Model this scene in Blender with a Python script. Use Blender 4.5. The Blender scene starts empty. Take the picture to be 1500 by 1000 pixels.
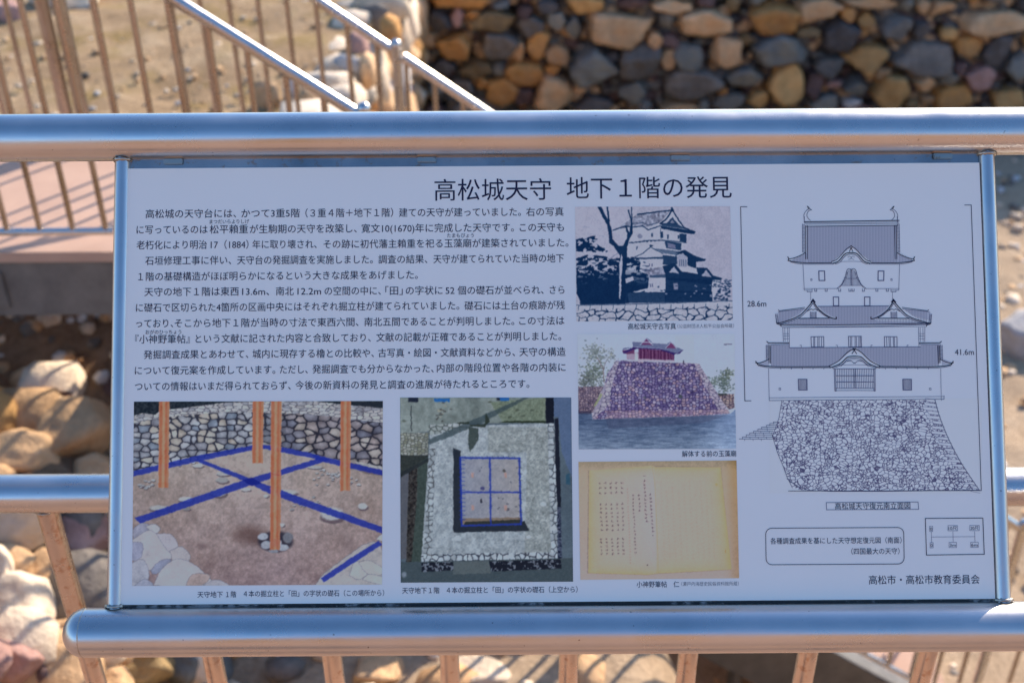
import bpy, bmesh, math, random
import numpy as np
from mathutils import Vector, Matrix, noise as mnoise

# ------------------------------------------------------------------ camera
SC = bpy.context.scene
COL = SC.collection
CAM_H = 1.63
F = 1667.0                       # focal length in pixels of a 1500 px wide picture (40 mm lens)
cam_data = bpy.data.cameras.new('camera')
cam = bpy.data.objects.new('camera', cam_data)
COL.objects.link(cam)
cam_data.sensor_width = 36.0
cam_data.lens = 36.0 * F / 1500.0
cam_data.clip_start = 0.05
cam_data.clip_end = 1000
RM = Matrix.Rotation(math.radians(90 - 31.7), 3, 'X') @ Matrix.Rotation(math.radians(-0.4), 3, 'Z')
cam.matrix_world = Matrix.Translation((0, 0, CAM_H)) @ RM.to_4x4()
cam_data.dof.use_dof = True
cam_data.dof.focus_distance = 1.46
cam_data.dof.aperture_fstop = 4.2
SC.camera = cam

# ------------------------------------------------------------------ world, sun, exposure
SUN = Vector((0.50, 0.67, 0.53)).normalized()
world = bpy.data.worlds.new('World')
SC.world = world
world.use_nodes = True
wn = world.node_tree.nodes
wl = world.node_tree.links
wn.clear()
w_out = wn.new('ShaderNodeOutputWorld')
w_bg = wn.new('ShaderNodeBackground')
w_sky = wn.new('ShaderNodeTexSky')
w_sky.sky_type = 'NISHITA'
w_sky.sun_disc = False
w_sky.sun_elevation = math.asin(SUN.z)
w_sky.sun_rotation = math.atan2(SUN.x, SUN.y)
w_sky.ozone_density = 4.0
w_sky.air_density = 1.0
w_sky.dust_density = 0.7
w_bg.inputs['Strength'].default_value = 0.15
w_hs = wn.new('ShaderNodeHueSaturation')
w_hs.inputs['Saturation'].default_value = 1.12
wl.new(w_sky.outputs[0], w_hs.inputs['Color'])
wl.new(w_hs.outputs[0], w_bg.inputs['Color'])
wl.new(w_bg.outputs[0], w_out.inputs['Surface'])
sun_data = bpy.data.lights.new('sun', 'SUN')
sun_data.energy = 4.0
sun_data.angle = math.radians(0.5)
sun_data.color = (1.0, 0.84, 0.68)
sun = bpy.data.objects.new('sun', sun_data)
COL.objects.link(sun)
sun.rotation_euler = SUN.to_track_quat('Z', 'Y').to_euler()
sun.location = (6, 2, 6)
SC.view_settings.view_transform = 'Standard'
SC.view_settings.look = 'None'
SC.view_settings.gamma = 1
SC.view_settings.use_curve_mapping = False
SC.view_settings.exposure = 0.85

rnd = random.Random(7)

# ------------------------------------------------------------------ helpers
def s2l(c):
    c = np.asarray(c, dtype=float) / 255.0
    return np.where(c <= 0.04045, c / 12.92, ((c + 0.055) / 1.055) ** 2.4)

def link(o, parent=None):
    COL.objects.link(o)
    if parent is not None:
        o.parent = parent
        o.matrix_parent_inverse = Matrix.Identity(4)
    return o

def mesh_obj(name, verts, faces, mat, parent=None, smooth=False):
    me = bpy.data.meshes.new(name)
    me.from_pydata([tuple(v) for v in verts], [], faces)
    me.update()
    if smooth:
        me.polygons.foreach_set('use_smooth', [True] * len(me.polygons))
    if mat is not None:
        me.materials.append(mat)
    return link(bpy.data.objects.new(name, me), parent)

def bm_obj(name, bm, mat, parent=None, smooth=False):
    me = bpy.data.meshes.new(name)
    bm.to_mesh(me)
    bm.free()
    if smooth:
        me.polygons.foreach_set('use_smooth', [True] * len(me.polygons))
    if mat is not None:
        me.materials.append(mat)
    return link(bpy.data.objects.new(name, me), parent)

def thing(name, label, cat, group=None, loc=(0, 0, 0)):
    o = bpy.data.objects.new(name, None)
    COL.objects.link(o)
    o.location = loc
    o.empty_display_size = 0.1
    tag(o, label, cat, group)
    return o

def tag(o, label=None, cat=None, group=None, kind=None):
    if label: o['label'] = label
    if cat: o['category'] = cat
    if group: o['group'] = group
    if kind: o['kind'] = kind
    return o

def tube_geo(p0, p1, r, seg=24, rings=1, caps=True, r1=None):
    p0 = Vector(p0); p1 = Vector(p1)
    ax = (p1 - p0).normalized()
    up = Vector((0, 0, 1)) if abs(ax.z) < 0.9 else Vector((0, 1, 0))
    a = ax.cross(up).normalized(); b = ax.cross(a).normalized()
    if r1 is None: r1 = r
    vs = []; fs = []
    for k in range(rings + 1):
        c = p0.lerp(p1, k / rings); rr = r + (r1 - r) * k / rings
        for i in range(seg):
            t = 2 * math.pi * i / seg
            vs.append(c + (a * math.cos(t) + b * math.sin(t)) * rr)
    for k in range(rings):
        for i in range(seg):
            j = (i + 1) % seg
            fs.append((k * seg + i, k * seg + j, (k + 1) * seg + j, (k + 1) * seg + i))
    if caps:
        n = len(vs)
        vs += [Vector(v) for v in vs[:seg]] + [Vector(v) for v in vs[rings * seg:rings * seg + seg]]
        fs.append(tuple(n + i for i in range(seg))[::-1])
        fs.append(tuple(n + seg + i for i in range(seg)))
    return vs, fs

def smooth_sides(o):
    for p in o.data.polygons:
        p.use_smooth = len(p.vertices) == 4

def tube(name, p0, p1, r, mat, parent=None, seg=24, caps=True):
    vs, fs = tube_geo(p0, p1, r, seg, 1, caps)
    o = mesh_obj(name, vs, fs, mat, parent)
    smooth_sides(o)
    return o

def box(name, a, b, mat, parent=None, bevel=0.0):
    bm = bmesh.new()
    bmesh.ops.create_cube(bm, size=1)
    a = Vector(a); b = Vector(b)
    for v in bm.verts:
        v.co = Vector([(a[i] + b[i]) / 2 + v.co[i] * (b[i] - a[i]) for i in range(3)])
    if bevel > 0:
        bmesh.ops.bevel(bm, geom=bm.edges[:], offset=bevel, segments=2, affect='EDGES')
    return bm_obj(name, bm, mat, parent)

def dome(name, c, r, axis, mat, parent=None, stretch=1.0, seg=32):
    """half ellipsoid bulging along axis"""
    ax = Vector(axis).normalized()
    up = Vector((0, 0, 1)) if abs(ax.z) < 0.9 else Vector((0, 1, 0))
    a = ax.cross(up).normalized(); b = ax.cross(a).normalized()
    vs = []; fs = []; n = 12
    for k in range(n):
        th = math.pi / 2 * k / n
        for i in range(seg):
            t = 2 * math.pi * i / seg
            vs.append(Vector(c) + (a * math.cos(t) + b * math.sin(t)) * r * math.cos(th) + ax * r * stretch * math.sin(th))
    vs.append(Vector(c) + ax * r * stretch)
    for k in range(n - 1):
        for i in range(seg):
            j = (i + 1) % seg
            fs.append((k * seg + i, k * seg + j, (k + 1) * seg + j, (k + 1) * seg + i))
    top = len(vs) - 1
    for i in range(seg):
        fs.append(((n - 1) * seg + i, (n - 1) * seg + (i + 1) % seg, top))
    return mesh_obj(name, vs, fs, mat, parent, smooth=True)

def ball(name, c, r, mat, parent=None, squash=1.0):
    bm = bmesh.new()
    bmesh.ops.create_uvsphere(bm, u_segments=24, v_segments=14, radius=r)
    for v in bm.verts:
        v.co = Vector((v.co.x, v.co.y, v.co.z * squash)) + Vector(c)
    return bm_obj(name, bm, mat, parent, smooth=True)

def torus(name, c, axis, R, r, mat, parent=None, seg=28, sub=8, lump=0.0):
    ax = Vector(axis).normalized()
    up = Vector((0, 0, 1)) if abs(ax.z) < 0.9 else Vector((1, 0, 0))
    a = ax.cross(up).normalized(); b = ax.cross(a).normalized()
    vs = []; fs = []
    for i in range(seg):
        t = 2 * math.pi * i / seg
        d = a * math.cos(t) + b * math.sin(t)
        rr = r * (1 + lump * math.sin(9 * t + 1) * 0.5 + lump * math.sin(17 * t) * 0.4)
        for k in range(sub):
            s = 2 * math.pi * k / sub
            vs.append(Vector(c) + d * (R + rr * math.cos(s)) + ax * rr * math.sin(s))
    for i in range(seg):
        for k in range(sub):
            fs.append((i * sub + k, ((i + 1) % seg) * sub + k, ((i + 1) % seg) * sub + (k + 1) % sub, i * sub + (k + 1) % sub))
    return mesh_obj(name, vs, fs, mat, parent, smooth=True)

# ------------------------------------------------------------------ materials
def new_mat(name):
    m = bpy.data.materials.new(name)
    m.use_nodes = True
    nt = m.node_tree
    return m, nt, nt.nodes['Principled BSDF']

def N(nt, kind, **kw):
    n = nt.nodes.new(kind)
    for k, v in kw.items():
        if k in n.inputs: n.inputs[k].default_value = v
        else: setattr(n, k, v)
    return n

def noise_node(nt, scale, detail=4, rough=0.55, coord='Object', stretch=(1, 1, 1)):
    tc = N(nt, 'ShaderNodeTexCoord'); mp = N(nt, 'ShaderNodeMapping')
    mp.inputs['Scale'].default_value = stretch
    nn = N(nt, 'ShaderNodeTexNoise')
    nn.inputs['Scale'].default_value = scale
    nn.inputs['Detail'].default_value = detail
    nn.inputs['Roughness'].default_value = rough
    nt.links.new(tc.outputs[coord], mp.inputs['Vector'])
    nt.links.new(mp.outputs[0], nn.inputs['Vector'])
    return nn

def ramp(nt, src, stops):
    r = N(nt, 'ShaderNodeValToRGB')
    el = r.color_ramp.elements
    while len(el) < len(stops): el.new(0.5)
    for e, (p, c) in zip(el, stops):
        e.position = p
        e.color = (*c, 1) if len(c) == 3 else c
    nt.links.new(src, r.inputs['Fac'])
    return r

def bump(nt, src, strength, dist, bsdf, prev=None):
    b = N(nt, 'ShaderNodeBump')
    b.inputs['Strength'].default_value = strength
    b.inputs['Distance'].default_value = dist
    nt.links.new(src, b.inputs['Height'])
    if prev is not None: nt.links.new(prev.outputs[0], b.inputs['Normal'])
    nt.links.new(b.outputs[0], bsdf.inputs['Normal'])
    return b

def steel_mat(name, base=(0.62, 0.61, 0.60), rough=0.24, brush=(1.5, 400, 400), dirt=0.25, rust=0.0, grain=0.05):
    m, nt, b = new_mat(name)
    b.inputs['Metallic'].default_value = 1.0
    # brushing streaks
    st = noise_node(nt, 1.0, 3, 0.6, stretch=brush)
    cl = noise_node(nt, 9.0, 5, 0.6)
    spots = noise_node(nt, 170.0, 2, 0.5)
    rr = N(nt, 'ShaderNodeMapRange')
    rr.inputs['From Min'].default_value = 0.3; rr.inputs['From Max'].default_value = 0.75
    rr.inputs['To Min'].default_value = rough * 0.82; rr.inputs['To Max'].default_value = rough * 1.3
    nt.links.new(cl.outputs['Fac'], rr.inputs['Value'])
    nt.links.new(rr.outputs[0], b.inputs['Roughness'])
    big = noise_node(nt, 3.2, 6, 0.7, stretch=(1.0, 2.5, 2.5))
    ad = N(nt, 'ShaderNodeMapRange')
    ad.inputs['From Min'].default_value = 0.42; ad.inputs['From Max'].default_value = 0.72
    ad.inputs['To Min'].default_value = 0.0; ad.inputs['To Max'].default_value = 0.13
    sm_ = N(nt, 'ShaderNodeMath', operation='ADD')
    nt.links.new(big.outputs['Fac'], ad.inputs['Value'])
    nt.links.new(rr.outputs[0], sm_.inputs[0]); nt.links.new(ad.outputs[0], sm_.inputs[1])
    nt.links.new(sm_.outputs[0], b.inputs['Roughness'])
    c1 = ramp(nt, cl.outputs['Fac'], [(0.35, tuple(x * (1 - dirt * 0.35) for x in base)), (0.65, base)])
    sp = ramp(nt, spots.outputs['Fac'], [(0.735, (0, 0, 0)), (0.78, (1, 1, 1))])
    mx = N(nt, 'ShaderNodeMix', data_type='RGBA')
    nt.links.new(sp.outputs[0], mx.inputs[0])
    nt.links.new(c1.outputs[0], mx.inputs[6])
    mx.inputs[7].default_value = (0.22, 0.19, 0.17, 1)
    last = mx
    if rust > 0:
        rn = noise_node(nt, 55.0, 6, 0.72)
        rp = ramp(nt, rn.outputs['Fac'], [(0.60 - 0.1 * rust, (0, 0, 0)), (0.68 - 0.1 * rust, (1, 1, 1))])
        m2 = N(nt, 'ShaderNodeMix', data_type='RGBA')
        sc = N(nt, 'ShaderNodeMath', operation='MULTIPLY'); sc.inputs[1].default_value = 0.55
        nt.links.new(rp.outputs[0], sc.inputs[0])
        nt.links.new(sc.outputs[0], m2.inputs[0])
        nt.links.new(last.outputs[2], m2.inputs[6])
        m2.inputs[7].default_value = (0.40, 0.19, 0.085, 1)
        last = m2
    nt.links.new(last.outputs[2], b.inputs['Base Color'])
    bump(nt, st.outputs['Fac'], grain, 0.0006, b)
    return m

M_RAIL = steel_mat('brushed_steel_rail', rough=0.25)
M_BAL = steel_mat('steel_baluster', base=(0.66, 0.57, 0.50), rough=0.25, brush=(300, 300, 2), rust=0.55, grain=0.01)
M_TUBE = steel_mat('steel_frame_tube', rough=0.3, brush=(300, 40, 40), rust=0.0)
M_WELD = steel_mat('weld_metal', base=(0.5, 0.45, 0.38), rough=0.3, brush=(60, 60, 60), rust=0.5, grain=0.3)
M_STRIP = steel_mat('dirty_steel_strip', base=(0.42, 0.42, 0.42), rough=0.33, brush=(30, 200, 200), dirt=0.9, rust=0.35)
M_BG = steel_mat('far_steel', base=(0.64, 0.61, 0.58), rough=0.22, grain=0.01)
M_BGBAR = steel_mat('far_steel_bar', base=(0.50, 0.42, 0.35), rough=0.24, grain=0.0)

def beam_mat():
    m, nt, b = new_mat('galvanised_beam')
    n = noise_node(nt, 14, 5, 0.65)
    r = ramp(nt, n.outputs['Fac'], [(0.3, (0.13, 0.13, 0.13)), (0.7, (0.2, 0.2, 0.195))])
    nt.links.new(r.outputs[0], b.inputs['Base Color'])
    b.inputs['Metallic'].default_value = 0.35
    b.inputs['Roughness'].default_value = 0.55
    return m
M_BEAM = beam_mat()

def gasket_mat():
    m, nt, b = new_mat('black_gasket')
    n = noise_node(nt, 260, 3, 0.7, stretch=(0.5, 1, 1))
    n2 = noise_node(nt, 12, 3, 0.6)
    mul = N(nt, 'ShaderNodeMath', operation='MULTIPLY')
    nt.links.new(n.outputs['Fac'], mul.inputs[0]); nt.links.new(n2.outputs['Fac'], mul.inputs[1])
    r = ramp(nt, mul.outputs[0], [(0.27, (0.022, 0.021, 0.02)), (0.36, (0.30, 0.27, 0.25))])
    nt.links.new(r.outputs[0], b.inputs['Base Color'])
    b.inputs['Roughness'].default_value = 0.6
    bump(nt, n.outputs['Fac'], 0.5, 0.001, b)
    return m
M_GASKET = gasket_mat()

def deck_mat(name, c0, c1):
    m, nt, b = new_mat(name)
    n = noise_node(nt, 6, 5, 0.6)
    g = noise_node(nt, 420, 2, 0.6)
    r = ramp(nt, n.outputs['Fac'], [(0.3, c0), (0.7, c1)])
    nt.links.new(r.outputs[0], b.inputs['Base Color'])
    b.inputs['Roughness'].default_value = 0.85
    bump(nt, g.outputs['Fac'], 0.25, 0.002, b)
    return m
M_DECK = deck_mat('pink_deck_surface', (0.48, 0.315, 0.235), (0.55, 0.37, 0.275))
M_OWN = deck_mat('own_deck_surface', (0.38, 0.215, 0.13), (0.50, 0.30, 0.19))  # own deck coloured browner than the pink one to tone its rail reflection

def dirt_mat(name, c0, c1, c2, scale=1.6, veg=None):
    m, nt, b = new_mat(name)
    n = noise_node(nt, scale, 8, 0.65)
    g = noise_node(nt, 38, 5, 0.7)
    r = ramp(nt, n.outputs['Fac'], [(0.28, c0), (0.5, c1), (0.72, c2)])
    r2 = ramp(nt, g.outputs['Fac'], [(0.3, (0.62, 0.60, 0.57)), (0.7, (1.2, 1.2, 1.2))])
    mx = N(nt, 'ShaderNodeMix', data_type='RGBA', blend_type='MULTIPLY')
    mx.inputs[0].default_value = 0.8
    nt.links.new(r.outputs[0], mx.inputs[6]); nt.links.new(r2.outputs[0], mx.inputs[7])
    last = mx
    if veg:
        v = noise_node(nt, 2.3, 7, 0.7)
        vr = ramp(nt, v.outputs['Fac'], [(0.50, (0, 0, 0)), (0.60, (1, 1, 1))])
        m2 = N(nt, 'ShaderNodeMix', data_type='RGBA')
        s = N(nt, 'ShaderNodeMath', operation='MULTIPLY'); s.inputs[1].default_value = 0.6
        nt.links.new(vr.outputs[0], s.inputs[0]); nt.links.new(s.outputs[0], m2.inputs[0])
        nt.links.new(last.outputs[2], m2.inputs[6]); m2.inputs[7].default_value = (*veg, 1)
        last = m2
    nt.links.new(last.outputs[2], b.inputs['Base Color'])
    b.inputs['Roughness'].default_value = 0.95
    b.inputs['Specular IOR Level'].default_value = 0.2
    bb = bump(nt, n.outputs['Fac'], 0.6, 0.06, b)
    bump(nt, g.outputs['Fac'], 0.7, 0.02, b, bb)
    return m
M_TERR = dirt_mat('dry_terrace_soil', (0.24, 0.16, 0.085), (0.40, 0.275, 0.155), (0.54, 0.41, 0.26), 2.6, veg=(0.25, 0.17, 0.045))
M_REFL_HILL = dirt_mat('reflection_hill_soil', (0.16, 0.09, 0.05), (0.30, 0.18, 0.10), (0.42, 0.27, 0.17), 0.8)  # orange-brown of the added hill, chosen for its reflection in the rails
M_SAND = dirt_mat('sandy_pit_soil', (0.36, 0.26, 0.165), (0.48, 0.36, 0.24), (0.55, 0.43, 0.30), 1.1)
M_BANK = dirt_mat('dark_bank_soil', (0.16, 0.10, 0.06), (0.27, 0.18, 0.11), (0.38, 0.27, 0.18), 3.0)
M_JOINT = dirt_mat('joint_fill', (0.06, 0.05, 0.042), (0.10, 0.085, 0.07), (0.15, 0.125, 0.10), 6.0)

def stone_mat(name, c, var=0.35, patch=None, pa=0.5):
    m, nt, b = new_mat(name)
    n = noise_node(nt, 5.5, 7, 0.68)
    oi = N(nt, 'ShaderNodeObjectInfo')
    lo = tuple(x * (1 - var) for x in c); hi = tuple(min(1, x * (1 + var)) for x in c)
    r = ramp(nt, n.outputs['Fac'], [(0.32, lo), (0.68, hi)])
    last = r.outputs[0]
    if patch:
        p = noise_node(nt, 2.2, 5, 0.6)
        pr = ramp(nt, p.outputs['Fac'], [(0.52, (0, 0, 0)), (0.64, (1, 1, 1))])
        sm = N(nt, 'ShaderNodeMath', operation='MULTIPLY'); sm.inputs[1].default_value = pa
        mx = N(nt, 'ShaderNodeMix', data_type='RGBA')
        nt.links.new(pr.outputs[0], sm.inputs[0]); nt.links.new(sm.outputs[0], mx.inputs[0])
        nt.links.new(last, mx.inputs[6]); mx.inputs[7].default_value = (*patch, 1)
        last = mx.outputs[2]
    mv = N(nt, 'ShaderNodeMapRange')
    mv.inputs['To Min'].default_value = 0.78; mv.inputs['To Max'].default_value = 1.2
    nt.links.new(oi.outputs['Random'], mv.inputs['Value'])
    hs = N(nt, 'ShaderNodeHueSaturation')
    nt.links.new(mv.outputs[0], hs.inputs['Value']); nt.links.new(last, hs.inputs['Color'])
    nt.links.new(hs.outputs[0], b.inputs['Base Color'])
    b.inputs['Roughness'].default_value = 0.85
    b.inputs['Specular IOR Level'].default_value = 0.3
    n3 = noise_node(nt, 24, 6, 0.7)
    bb = bump(nt, n.outputs['Fac'], 0.6, 0.04, b)
    bump(nt, n3.outputs['Fac'], 0.7, 0.012, b, bb)
    return m
S = {
 'tan': stone_mat('tan_stone', (0.64, 0.42, 0.23), patch=(0.50, 0.24, 0.09)),
 'ochre': stone_mat('ochre_stone', (0.58, 0.34, 0.13), 0.25),
 'orange': stone_mat('orange_stone', (0.60, 0.31, 0.10), 0.4, patch=(0.26, 0.14, 0.07)),
 'blue': stone_mat('blue_grey_stone', (0.20, 0.205, 0.19), 0.3, patch=(0.28, 0.23, 0.14), pa=0.4),
 'grey': stone_mat('grey_stone', (0.23, 0.205, 0.175), 0.4, patch=(0.06, 0.055, 0.05)),
 'dark': stone_mat('dark_stone', (0.11, 0.10, 0.095), 0.4),
 'olive': stone_mat('olive_brown_stone', (0.30, 0.21, 0.10), 0.4, patch=(0.07, 0.06, 0.05)),
 'pink': stone_mat('pink_stone', (0.40, 0.24, 0.20), 0.3),
 'wine': stone_mat('wine_brown_stone', (0.15, 0.095, 0.085), 0.4),
 'cream': stone_mat('cream_stone', (0.76, 0.63, 0.47), 0.25, patch=(0.48, 0.28, 0.14)),
 'white': stone_mat('pale_stone', (0.62, 0.60, 0.57), 0.2),
}

# ------------------------------------------------------------------ stone shapes
def ico(sub):
    bm = bmesh.new()
    bmesh.ops.create_icosphere(bm, subdivisions=sub, radius=1)
    v = np.array([x.co[:] for x in bm.verts]); f = [tuple(y.index for y in x.verts) for x in bm.faces]
    bm.free()
    return v, f
ICO4 = ico(4); ICO3 = ico(3); ICO2 = ico(2); ICO1 = ico(1)

def stone_geo(seed, cuts=7, lo=0.62, hi=0.95, base=None, wob=0.05, k=30.0, face=0.5, wallish=False):
    """an angular block: soft intersection of random half spaces, scaled to the unit box"""
    v, f = base or ICO3
    r = np.random.RandomState(seed)
    ns = []; cs = []
    m = r.randint(4, 8)
    a0 = r.uniform(0, 6.28)
    for i in range(m):
        a = a0 + (i + r.uniform(-0.3, 0.3)) * 2 * math.pi / m
        ns.append((math.cos(a), math.sin(a), r.uniform(-0.12, 0.25))); cs.append(r.uniform(0.78, 1.0))
    for sgn in (1, -1):
        ns.append((r.uniform(-0.25, 0.25), r.uniform(-0.25, 0.25), sgn)); cs.append(r.uniform(face, face + 0.2))
    for i in range(cuts):
        n = r.normal(size=3); n /= np.linalg.norm(n)
        ns.append(tuple(n)); cs.append(r.uniform(0.7, 1.0))
    ns = np.array(ns); ns /= np.linalg.norm(ns, axis=1)[:, None]; cs = np.array(cs)
    q = np.clip(v @ ns.T / cs[None, :], 0, None)
    rad = (q ** k).sum(1) ** (-1.0 / k)
    p = v * rad[:, None]
    ph = r.uniform(0, 6, 6)
    w = 1 + 0.025 * np.sin(6 * p[:, 0] + ph[0] + 3 * p[:, 1]) + 0.02 * np.sin(9 * p[:, 1] + ph[1] - 4 * p[:, 2]) + 0.015 * np.sin(14 * p[:, 2] + ph[2] + 9 * p[:, 0]) + 0.012 * np.sin(21 * p[:, 0] + ph[3]) * np.sin(19 * p[:, 1] + ph[4])
    p = p * w[:, None]
    p /= np.abs(p).max(axis=0)[None, :]
    return p, f

def add_stone(parent, c, half, mat, seed, ax=None, spin=0.0, base=None, cuts=7, name='stone', lo=0.62, hi=0.95):
    """half = half sizes along ax columns (u, v, depth)"""
    p, f = stone_geo(seed, cuts, base=base or ICO4, lo=lo, hi=hi)
    p = p * np.array(half)[None, :]
    if spin:
        cs, sn = math.cos(spin), math.sin(spin)
        p = np.stack([p[:, 0] * cs - p[:, 1] * sn, p[:, 0] * sn + p[:, 1] * cs, p[:, 2]], 1)
    if ax is not None:
        p = p @ np.array(ax)
    me = bpy.data.meshes.new(name)
    me.from_pydata(p.tolist(), [], f)
    me.polygons.foreach_set('use_smooth', [True] * len(f))
    me.materials.append(mat)
    o = bpy.data.objects.new(name, me)
    link(o, parent)
    o.location = c
    return o

# ------------------------------------------------------------------ directions of view used while measuring the photograph
def ray(px, py):
    return RM @ Vector(((px - 750) / F, -(py - 500) / F, -1))
def hit(px, py, p0, n):
    d = ray(px, py); c = Vector((0, 0, CAM_H)); n = Vector(n)
    t = n.dot(Vector(p0) - c) / n.dot(d)
    return c + d * t, t

# ------------------------------------------------------------------ terrain (structure)
PIT = -2.38
def sstep(a, b, x):
    t = max(0.0, min(1.0, (x - a) / (b - a))); return t * t * (3 - 2 * t)
def pit_z(x, y):
    return PIT + 1.05 * (1 - sstep(0.40, 0.95, x)) * (1 - sstep(2.95, 3.5, y))
def sheet(name, x0, x1, y0, y1, z, nx, ny, mat, amp=0.03, seed=0, flat_edge=True):
    vs = []; fs = []
    for j in range(ny + 1):
        for i in range(nx + 1):
            x = x0 + (x1 - x0) * i / nx; y = y0 + (y1 - y0) * j / ny
            h = mnoise.noise(Vector((x * 1.3 + seed, y * 1.3, 0))) * amp + mnoise.noise(Vector((x * 4.1 + seed, y * 4.1, 3))) * amp * 0.4
            vs.append((x, y, (pit_z(x, y) if z is None else z) + h))
    for j in range(ny):
        for i in range(nx):
            a = j * (nx + 1) + i
            fs.append((a, a + 1, a + nx + 2, a + nx + 1))
    return mesh_obj(name, vs, fs, mat, smooth=True)

g = mesh_obj('ground', [(-400, -400, PIT - 0.12), (400, -400, PIT - 0.12), (400, 400, PIT - 0.12), (-400, 400, PIT - 0.12)], [(0, 1, 2, 3)], M_SAND)
tag(g, kind='structure')
pit = sheet('pit_floor', -1.5, 9, 0.5, 10.6, None, 180, 170, M_SAND, 0.05, 3)
tag(pit, kind='structure')
terr = sheet('terrace_ground', -12, -0.86, 4.62, 34, -0.42, 150, 220, M_TERR, 0.05, 9)
tag(terr, kind='structure')
back = sheet('upper_ground', -0.86, 26, 10.5, 34, -0.90, 60, 60, M_SAND, 0.05, 5)
tag(back, kind='structure')
vs = []; fs = []  # added hill, unseen behind the camera, gives the steel rails a brown reflection
for j in range(25):
    for i in range(81):
        x = -40 + i; y = -17 + 12 * j / 24
        q = math.sin(math.pi * j / 24)
        h = 1.3 + 0.9 * mnoise.noise(Vector((x * 0.18, 2.2, 0))) + 3.4 * math.exp(-((x - 0.4) / 5.5) ** 2) + 0.9 * math.exp(-((x - 0.1) / 1.3) ** 2) + 0.2 * mnoise.noise(Vector((x * 0.9, y * 0.9, 5)))
        vs.append((x, y, PIT - 0.15 + q * (h + 2.4)))
for j in range(24):
    for i in range(80):
        a = j * 81 + i; fs.append((a, a + 1, a + 82, a + 81))
tag(mesh_obj('reflection_hill', vs, fs, M_REFL_HILL, smooth=True), kind='structure')
# bank sloping from under the left deck down to the pit
def bank_z(x, y):
    s = max(0.0, min(1.0, (-0.35 - x) / 1.15))
    s2 = max(0.0, min(1.0, (y - 3.0) / 1.6)) * max(0.0, min(1.0, (-0.7 - x) / 0.5))
    base = PIT + 1.70 * s ** 0.8
    return base + (-0.50 - base) * s2 ** 1.1 + 0.10 * mnoise.noise(Vector((x * 1.6, y * 1.6, 1.0)))
vs = []; fs = []; nx, ny = 70, 60
for j in range(ny + 1):
    for i in range(nx + 1):
        x = -5.0 + 4.6 * i / nx; y = 1.0 + 3.75 * j / ny
        vs.append((x, y, bank_z(x, y) + 0.03 * mnoise.noise(Vector((x * 6, y * 6, 4)))))
for j in range(ny):
    for i in range(nx):
        a = j * (nx + 1) + i
        fs.append((a, a + 1, a + nx + 2, a + nx + 1))
bank = mesh_obj('earth_bank', vs, fs, M_BANK, smooth=True)
tag(bank, kind='structure')

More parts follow.
